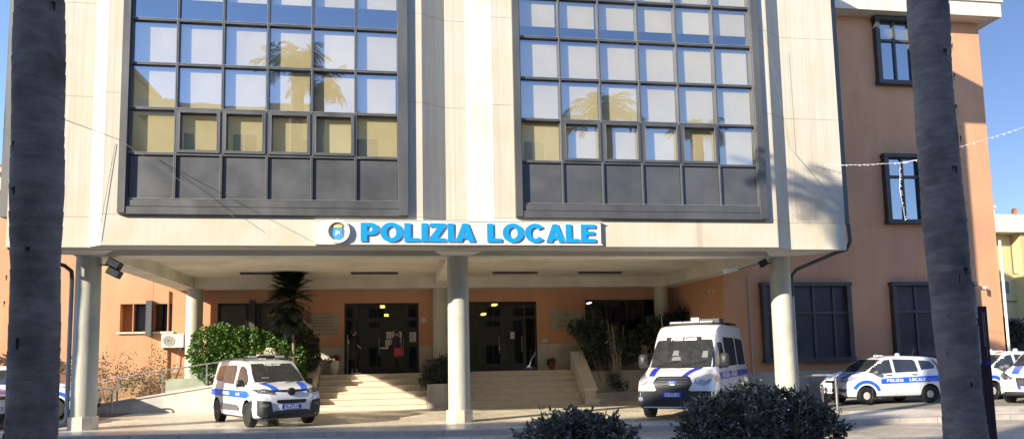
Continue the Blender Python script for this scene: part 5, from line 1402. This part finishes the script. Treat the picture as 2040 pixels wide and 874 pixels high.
# ceiling lamps (off)
cl = None
labs = ['leftmost of four thin unlit lamps under the portico ceiling', 'second from left of four thin unlit lamps under the portico ceiling', 'third from left of four thin unlit lamps under the portico ceiling', 'rightmost of four thin unlit lamps under the portico ceiling']
for i, cx in enumerate((-4.5, -.8, 4.2, 7.35)):
    if cl is None:
        cl = thing('ceiling_lamp', labs[0], 'lamp', (cx, 26.3, 4.75), 'unlit lamps under the portico ceiling')
        m = MB(); m.box(cx - .82, cx + .82, 26.24, 26.36, 4.70, 4.749); m.build('housing', 'dark_frame', cl)
        m = MB(); m.tube([(cx - .8, 26.3, 4.68), (cx + .8, 26.3, 4.68)], .018, 8); m.build('tube', 'seat_grey', cl)
    else:
        c = dup(cl, loc=(cx, 26.3, 4.75)); c['label'] = labs[i]
# floodlights
def flood(lab, x, y, z, s, two):
    t = thing('floodlight', lab, 'floodlight', (x, y, z), 'floodlights on the outer columns')
    m = MB(); m.box(x - .1 * s - .05, x - .1 * s + .05, y - .05, y + .05, z - .1, z + .1) if False else m.tube([(x - .32 * s, y, z), (x, y, z)], .02, 6); m.build('arm', 'dark_frame', t)
    for k in range(2 if two else 1):
        h = MB(); cx = x + s * (.02 + k * .0); cz = z + .03 - k * .22
        h.box(cx - .15, cx + .17, y - .14, y + .10, cz - .10, cz + .09); rot(h, (cx, y, cz), R(28 * s), 'Y'); hd = h.build('head', 'car_plastic', t, bevel=.012)
        g = MB(); g.box(cx - .13, cx + .15, y - .148, y - .141, cz - .08, cz + .07); rot(g, (cx, y, cz), R(28 * s), 'Y'); g.build('lens', 'lamp_clear', hd)
    return t
flood('twin dark floodlight fixed to the left column below the soffit', -7.02, 19.75, 4.16, 1, True)
t = thing('floodlight', 'dark floodlight with white box left of the right column', 'floodlight', (10.2, 19.7, 4.2), 'floodlights on the outer columns')
m = MB(); m.tube([(10.58, 19.75, 4.2), (10.3, 19.7, 4.22), (9.6, 19.8, 4.02)], .014, 5); m.build('arm', 'dark_frame', t)
m = MB(); m.box(10.22, 10.40, 19.6, 19.8, 4.10, 4.28); rot(m, (10.3, 19.7, 4.2), R(-30), 'Y'); m.build('head', 'car_plastic', t, bevel=.01)
m = MB(); m.box(9.28, 9.62, 19.85, 20.1, 3.98, 4.1); rot(m, (9.45, 19.9, 4.0), R(-12), 'Y'); m.build('junction_box', 'white', t, bevel=.01)
# cameras
for lab, x, y, z, dx in (('white security camera on the lit orange wall inside the portico', 11.06, 24.9, 3.90, -1), ('white security camera high on the annex wall near its right corner', 21.15, 24.06, 3.87, -.2)):
    t = thing('security_camera', lab, 'camera', (x, y, z)); m = MB(); m.lathe([(.05, 0), (.05, .03)], (x, y - (.03 if dx > -1 else 0), z), axis='y' if dx > -1 else 'x', seg=14)
    m.tube([(x, y, z), (x + dx * .15, y - .12, z - .02)], .02, 6); m.build('bracket', 'white', t)
    m = MB(); d = Vector((-.8, -.5, -.25)).normalized(); p = Vector((x + dx * .15, y - .12, z - .02)); m.tube([p + d * -.05, p + d * .25], .045, 12); m.tube([p + d * .25, p + d * .262], .036, 12, mi=1); m.build('housing', ['white', 'car_plastic'], t)
m = MB(); m.box(-7.66, -7.48, 18.455, 18.498, 4.75, 4.86); m.box(-7.6, -7.54, 18.44, 18.456, 4.79, 4.82)
tag(m.build('junction_box', 'pipe_grey', None, origin=(-7.57, 18.5, 4.75)), 'small grey junction box on the concrete band beside the left palm', 'box')
# downpipes
t = thing('downpipe', 'dark downpipe with white lower length on the right side of the right column', 'downpipe', (11.28, 19.85, 0), 'rainwater downpipes on the outer columns')
m = MB(); m.tube([(13.1 - .92, 18.4, 5.1), (12.2, 18.4, 4.62), (12.15, 18.5, 4.42), (11.9, 18.7, 4.33), (11.36, 19.75, 4.02), (11.25, 19.86, 3.85), (11.24, 19.86, 3.25)], .052, 10); m.build('upper_pipe', 'pipe_dark', t, smooth=True)
m = MB(); m.tube([(11.24, 19.86, 3.25), (11.24, 19.86, .05)], .05, 10); m.build('lower_pipe', 'pipe_grey', t, smooth=True)
for z in (3.2, 2.2, 1.1): m = MB(); m.lathe([(.058, z), (.058, z + .05)], (11.24, 19.86, 0), seg=12); m.build('clamp', 'steel', t)
t = thing('downpipe', 'grey downpipe down the left side of the left column', 'downpipe', (-7.98, 19.7, .1), 'rainwater downpipes on the outer columns')
m = MB(); m.tube([(-8.9, 18.6, 5.0), (-8.9, 18.6, 4.40), (-8.7, 18.9, 4.28), (-8.1, 19.6, 4.12), (-7.98, 19.70, 4.0), (-7.96, 19.7, 3.8)], .05, 10); m.build('upper_pipe', 'pipe_dark', t, smooth=True)
m = MB(); m.tube([(-7.96, 19.7, 3.8), (-7.96, 19.7, .45), (-8.0, 19.7, .33), (-8.2, 19.7, .25)], .05, 10); m.build('lower_pipe', 'pipe_grey', t, smooth=True)
m = MB(); m.tube([(-8.2, 19.7, .25), (-9.3, 19.75, .18)], .055, 10); m.build('ground_pipe', 'pipe_dark', t, smooth=True)
# bent-tube hoops
def hoop(lab, pts, r):
    t = thing('bike_stand', lab, 'bike stand', pts[0]); m = MB()
    P = [Vector(p) for p in pts]; out = [P[0]]
    for i in range(1, len(P) - 1):
        a, b, c = P[i - 1], P[i], P[i + 1]; k = min(.16, (a - b).length * .4, (c - b).length * .4)
        p0 = b + (a - b).normalized() * k; p1 = b + (c - b).normalized() * k
        for q in range(6): f = q / 5; out.append(p0.lerp(b, f).lerp(b.lerp(p1, f), f))
    out.append(P[-1]); m.tube(out, r, 10); m.build('tube', 'steel', t, smooth=True)
    m = MB(); [m.lathe([(.06, p[2]), (.06, p[2] + .012)], (p[0], p[1], 0), seg=14) for p in (pts[0], pts[-1])]; m.build('foot_plate', 'steel', t)
g = gz(-9); hoop('small bent steel hoop right of the left column', [(-9.22, 24.9, g), (-9.22, 24.9, g + .82), (-8.78, 24.9, g + .82), (-8.78, 24.9, g)], .026)
hoop('long bent steel rail beside the lettered small car', [(11.45, 20.3, .0), (11.45, 20.3, .98), (12.42, 19.85, .98), (12.42, 19.85, 0)], .04)
t = thing('bike_stand', 'low dark frame at the nose of the lettered small car', 'bike stand', (13.1, 22.1, 0)); m = MB(); m.tube([(12.85, 22.1, 0), (12.85, 22.1, .62), (13.35, 22.1, .60), (13.35, 22.1, 0)], .045, 6); m.build('frame', 'dark_frame', t)
# info totem
t = thing('info_totem', 'dark and white information totem leaning beside the right palm', 'totem', (8.75, 10, GZ))
def tot(z): return Matrix.Translation((0, 0, 0))
m = MB(); m.box(8.46, 8.63, 9.98, 10.04, GZ, 2.26); m.build('white_face', 'totem_white', t)
m = MB(); m.box(8.63, 8.77, 9.965, 10.05, GZ, 2.26); dk = m.build('dark_face', 'totem_dark', t)
m = MB()
for z0, z1, w in ((1.66, 2.18, .010), (1.50, 2.14, .007)):
    z = z0
    rn = random.Random(int(z0 * 100))
    while z < z1:
        l = rn.uniform(.012, .03); x = 8.695 if w == .010 else 8.722; m.box(x - w, x + w * .3, 9.960, 9.963, z, z + l); z += l + .012
m.build('writing', 'pipe_grey', dk)
m = MB()
for i in (0, 1):
    for j in (0, 1): m.box(8.685 + i * .036, 8.715 + i * .036, 9.960, 9.964, 1.385 + j * .04, 1.418 + j * .04)
m.build('pictogram', 'plate_blue', dk)
m = MB(); m.prism(arc(8.545, 2.02, .085, .085, 0, 360, 28)[:-1], 9.972, 9.978, axis='y', holes=[arc(8.545, 2.02, .07, .07, 0, 360, 28)[:-1]]); m.prism(arc(8.545, 2.02, .035, .035, 0, 360, 16)[:-1], 9.972, 9.978, axis='y')
m.box(8.52, 8.59, 9.972, 9.978, 1.83, 1.85); m.box(8.52, 8.535, 9.972, 9.978, 1.78, 1.84); m.box(8.55, 8.59, 9.972, 9.978, 1.78, 1.80); m.build('emblem', 'totem_dark', t)
m = MB(); rn = random.Random(5); up_ = [(8.46 + .10 * (math.sin(k * .7) * .5 + .5) + rn.uniform(0, .03), GZ + 1.5 * (1 - k / 14)) for k in range(15)]
m.prism([(8.62, 1.4)] + [(min(8.615, x + .02), z) for x, z in up_] + [(8.62, GZ)], 9.972, 9.979, axis='y'); m.build('dark_pattern', 'totem_dark', t)
# wires and string lights
def wire(name, lab, cat, pts, r, mat='wire', sag=0., bulbs=0, parent=None):
    out = []
    for a, b in zip(pts, pts[1:]):
        n = 10
        for k in range(n): f = k / n; p = Vector(a).lerp(Vector(b), f); p.z -= sag * 4 * f * (1 - f); out.append(p)
    out.append(Vector(pts[-1])); m = MB(); m.tube(out, r, 5)
    if not bulbs: return tag(m.build(name, mat, None, origin=pts[0]), lab, cat)
    t = thing(name, lab, cat, pts[0]); m.build('cable', mat, t); rn = random.Random(3)
    for k in range(bulbs):
        f = (k + .5) / bulbs * (len(out) - 1); j = int(f); p = out[j].lerp(out[min(j + 1, len(out) - 1)], f - j)
        d = Vector((rn.uniform(-1, 1), -.3, rn.uniform(-1, .2))).normalized(); q = MB(); q.tube([p, p + d * .05], [.010, .006], 5); q.build('bulb', 'bulb', t)
    return t
wire('cable', 'thin cable hanging diagonally across the left window bay', 'cable', [(-4.60, 9.6, 4.85), (-6.2, 17.55, 6.72), (-3.7, 17.6, 4.98)], .006)
wire('cable', 'thin cable falling down the left concrete pier', 'cable', [(-6.45, 17.98, 6.76), (-6.60, 17.97, 5.6), (-6.75, 17.95, 4.5)], .006)
wire('cable', 'thin cable running diagonally down the right concrete pier', 'cable', [(9.55, 17.6, 10.4), (10.5, 18.2, 7.1), (12.4, 18.3, 5.0)], .004)
wire('string_lights', 'string of small white lights stretched behind the right palm to the right edge', 'string lights', [(11.2, 18.3, 6.72), (13.3, 17.6, 6.62), (14.0, 17.0, 6.75), (17.6, 17.0, 7.85)], .005, 'bulb', .04, 60)
wire('string_lights', 'short string of white lights hanging before the annex window', 'string lights', [(13.27, 17.6, 6.62), (13.20, 17.6, 5.9), (13.30, 17.6, 5.05)], .006, 'bulb', 0, 26)

# ------------------------------------------------------------------ surrounding buildings
def facade_windows(t, xs, zs, y, w, h, n=-1, pane='window_dark', frame='cream'):
    first = None
    for z in zs:
        for x in xs:
            if first is None:
                m = MB(); a = y + n * .06; b = y + n * .002
                m.box(x - w / 2 - .1, x + w / 2 + .1, min(a, b), max(a, b), z + h, z + h + .12); m.box(x - w / 2 - .1, x + w / 2 + .1, min(a, b), max(a, b), z - .12, z)
                m.box(x - w / 2 - .1, x - w / 2, min(a, b), max(a, b), z, z + h); m.box(x + w / 2, x + w / 2 + .1, min(a, b), max(a, b), z, z + h); m.box(x - .04, x + .04, min(a, b), max(a, b), z, z + h)
                f = m.build('window', frame, t); g = MB(); g.box(x - w / 2, x + w / 2, min(y + n * .02, y + n * .004), max(y + n * .02, y + n * .004), z, z + h); g.build('pane', pane, f); first = (f, x, z)
            else: child_at(first[0], t, (x - first[1], 0, z - first[2]))
# opposite, behind the camera: seen in the glass and shading the street
t = thing('apartment_building', 'long yellow building opposite, seen mirrored in the window bays', 'building', (-2, -12, 0))
m = MB(); m.box(-14.3, 10.6, -20, -8.0, -.12, 16.0); m.build('wall', 'ochre', t)
m = MB(); m.box(-14.6, 10.9, -20.3, -7.5, 16.0, 16.5); m.box(-14.3, 10.6, -7.98, -7.85, 12.3, 12.6); m.build('cornice', 'cream', t)
facade_windows(t, [-12 + 3.4 * k for k in range(7)], [1.0, 4.6, 8.2, 12.9], -8.0, 1.3, 1.9, 1)
m = MB(); m.tube([(1.0, -9, 16.5), (1.0, -9, 19.2)], .03, 5); [m.tube([(.4, -9, 18.2 + k * .3), (1.6, -9, 18.2 + k * .3)], .02, 4) for k in range(3)]; m.build('aerial', 'pipe_grey', t)
t = thing('apartment_building', 'unseen ochre building down the street, its blocks shaped to shade the roadway and palm trunks', 'building', (-50, -12, 0))
m = MB(); m.box(-95, -31.5, -11, -8.0, -.12, 19.3); m.box(-31.5, -22.0, -18, -8.0, -.12, 15.6); m.box(-29.2, -27.4, -8.7, -8.002, 15.6, 18.6); m.box(-22.0, -16.5, -18, -8.0, -.12, 19.9); m.build('wall', 'ochre', t)  # stepped heights and thin tower added to shade the road and trunks
m = MB(); m.box(-95.2, -31.5, -11.2, -7.8, 19.3, 19.55); m.build('cornice', 'cream', t)
m = MB(); m.box(-22.0, -16.3, -18.2, -7.8, 19.9, 20.2); m.build('cornice', 'cream', t)
facade_windows(t, [-92 + 4.2 * k for k in range(18)], [1.0, 4.6, 8.2, 11.8], -8.0, 1.3, 1.9, 1)
t = thing('apartment_building', 'low dark red building added beyond the yellow one to darken the right window reflection', 'building', (36, -14, 0))
m = MB(); m.box(12.5, 70, -24, -12.0, -.12, 9.4); m.build('wall', 'roof_tile', t); m = MB(); m.box(12.3, 70.2, -24.2, -11.8, 9.4, 9.7); m.build('cornice', 'plinth', t)  # added so the right window mirrors a dark front instead of sky
facade_windows(t, [15 + 4.2 * k for k in range(12)], [1.0, 5.2], -12.0, 1.3, 1.9, 1)
# far left
t = thing('cream_building', 'cream house with louvred shutters seen above the left orange wing', 'building', (-26, 42, 0))
m = MB(); m.box(-34, -20.0, 42, 52, 0, 11.9); m.build('wall', 'cream', t); m = MB(); m.box(-34.2, -19.8, 41.7, 52.2, 11.9, 12.15); m.build('cornice', 'plinth', t)
m = MB(); m.box(-34, -20.2, 42, 50, 12.15, 12.4); m.build('roof', 'roof_tile', t)
facade_windows(t, [-20.9, -24, -27], [9.3], 42, 1.0, 1.9, -1, 'shutter', 'plinth')
# far right
t = thing('yellow_building', 'yellow rendered house with a pale roof band beyond the annex at right', 'building', (46, 45, 0))
m = MB(); m.box(35, 41.9, 45, 60, 0, 9.5); m.box(41.9, 62, 44.2, 60, 0, 9.5); m.build('wall', 'yellow', t)
m = MB(); m.box(34.8, 62, 43.9, 60.2, 9.5, 10.7); m.build('parapet', 'concrete_plain', t)
m = MB(); m.box(41.15, 41.75, 46, 47, 10.7, 11.6); m.box(41.05, 41.85, 45.9, 47.1, 11.6, 11.75); m.build('chimney', 'cream', t)
m = MB(); m.lathe([(.02, .05), (.16, .0), (.28, -.08)], (43.3, 46, 11.3), axis='y', seg=16, caps=False); m.tube([(43.3, 46.1, 10.7), (43.3, 46.1, 11.5)], .04, 6); m.build('satellite_dish', 'roof_tile', t)
for x, z, w, h in ((40.95, 5.85, .95, .85), (42.7, 8.2, .55, 1.3)):
    m = MB(); yy = 45 if x < 41.9 else 44.2
    m.box(x - w / 2 - .08, x + w / 2 + .08, yy - .05, yy - .002, z - h / 2 - .08, z + h / 2 + .08); f = m.build('window', 'cream', t)
    m = MB(); m.box(x - w / 2, x + w / 2, yy - .07, yy - .052, z - h / 2, z + h / 2); m.build('pane', 'seat_grey', f)
m = MB(); m.tube([(41.8, 44.9, 8.8), (41.8, 44.9, 6.8), (42.0, 44.15, 6.6), (42.0, 44.15, 1.5)], .04, 6); m.tube([(35, 44.9, 4.95), (41.8, 44.9, 4.9), (60, 44.1, 4.9)], .03, 5); m.build('cable_run', 'grey_plastic', t)
t = thing('brick_wall', 'dark brick garden wall behind the cars at the far right', 'wall', (34, 36, 0))
m = MB(); m.box(25.5, 60, 37.0, 37.3, 0, 3.0); m.build('wall', 'brick_dark', t); m = MB(); m.box(25.4, 60, 36.95, 37.35, 3.0, 3.1); m.build('coping', 'dark_frame', t)
shrub('dark climbing plant over the brick wall at the far right', (33.0, 36.4, 0), [((32.2, 36.5, 3.1), (.9, .5, .7)), ((33.6, 36.5, 2.6), (1.0, .5, .8)), ((31.4, 36.5, 2.4), (.8, .5, .9))], 2600, .22, .11)

# ------------------------------------------------------------------ camera, sun, sky
TH = R(8.8); PT = math.atan(150 / 1480); RO = R(-1.15)
cam = bpy.data.cameras.new('camera'); co = bpy.data.objects.new('camera', cam); COL.objects.link(co)
cam.sensor_width = 36; cam.lens = 36 * 1480 / 2040; cam.shift_y = 129 / 2040; cam.clip_end = 2000; cam.clip_start = .05
Mx = Matrix.Rotation(-TH, 3, 'Z') @ Matrix.Rotation(math.pi / 2 + PT, 3, 'X') @ Matrix.Rotation(RO, 3, 'Z')
co.matrix_world = Matrix.Translation((0, 0, 1.6)) @ Mx.to_4x4()
SC.camera = co
SD = Vector((-1.55, -1.0, .72)).normalized()              # towards the sun
sun = bpy.data.lights.new('sun', 'SUN'); so = bpy.data.objects.new('sun', sun); COL.objects.link(so)
sun.energy = 3.9; sun.angle = R(.5); sun.color = (1, .90, .74)
so.rotation_euler = SD.to_track_quat('Z', 'Y').to_euler(); so.location = (-20, -10, 30)
w = bpy.data.worlds.new('World'); SC.world = w; w.use_nodes = True
N = w.node_tree.nodes; L = w.node_tree.links; bg = N['Background']
sky = N.new('ShaderNodeTexSky'); sky.sky_type = 'NISHITA'; sky.sun_disc = False
sky.sun_elevation = math.asin(SD.z); sky.sun_rotation = math.atan2(SD.x, SD.y); sky.air_density = 1.0; sky.dust_density = .0; sky.ozone_density = 3.5; sky.altitude = 900
tn = N.new('ShaderNodeMix'); tn.data_type = 'RGBA'; tn.blend_type = 'MULTIPLY'; tn.inputs[0].default_value = 1; tn.inputs[7].default_value = (.93, .85, .90, 1)
L.new(sky.outputs[0], tn.inputs[6])
# the part of the sky opposite the sun is deeper than the model's
gn = N.new('ShaderNodeTexCoord'); dt = N.new('ShaderNodeVectorMath'); dt.operation = 'DOT_PRODUCT'; dt.inputs[1].default_value = (.848, .53, -.05)
L.new(gn.outputs['Generated'], dt.inputs[0])
mr = N.new('ShaderNodeMapRange'); mr.interpolation_type = 'SMOOTHSTEP'; mr.inputs[1].default_value = .15; mr.inputs[2].default_value = .95; mr.inputs[3].default_value = 1.; mr.inputs[4].default_value = .42
L.new(dt.outputs['Value'], mr.inputs[0])
vm = N.new('ShaderNodeVectorMath'); vm.operation = 'SCALE'; L.new(tn.outputs[2], vm.inputs[0]); L.new(mr.outputs[0], vm.inputs['Scale']); L.new(vm.outputs[0], bg.inputs[0]); bg.inputs[1].default_value = .15
vs_ = SC.view_settings; vs_.view_transform = 'Standard'; vs_.look = 'None'; vs_.exposure = 1.38; vs_.gamma = 1; vs_.use_curve_mapping = False
SC.cycles.max_bounces = 8; SC.cycles.transparent_max_bounces = 12
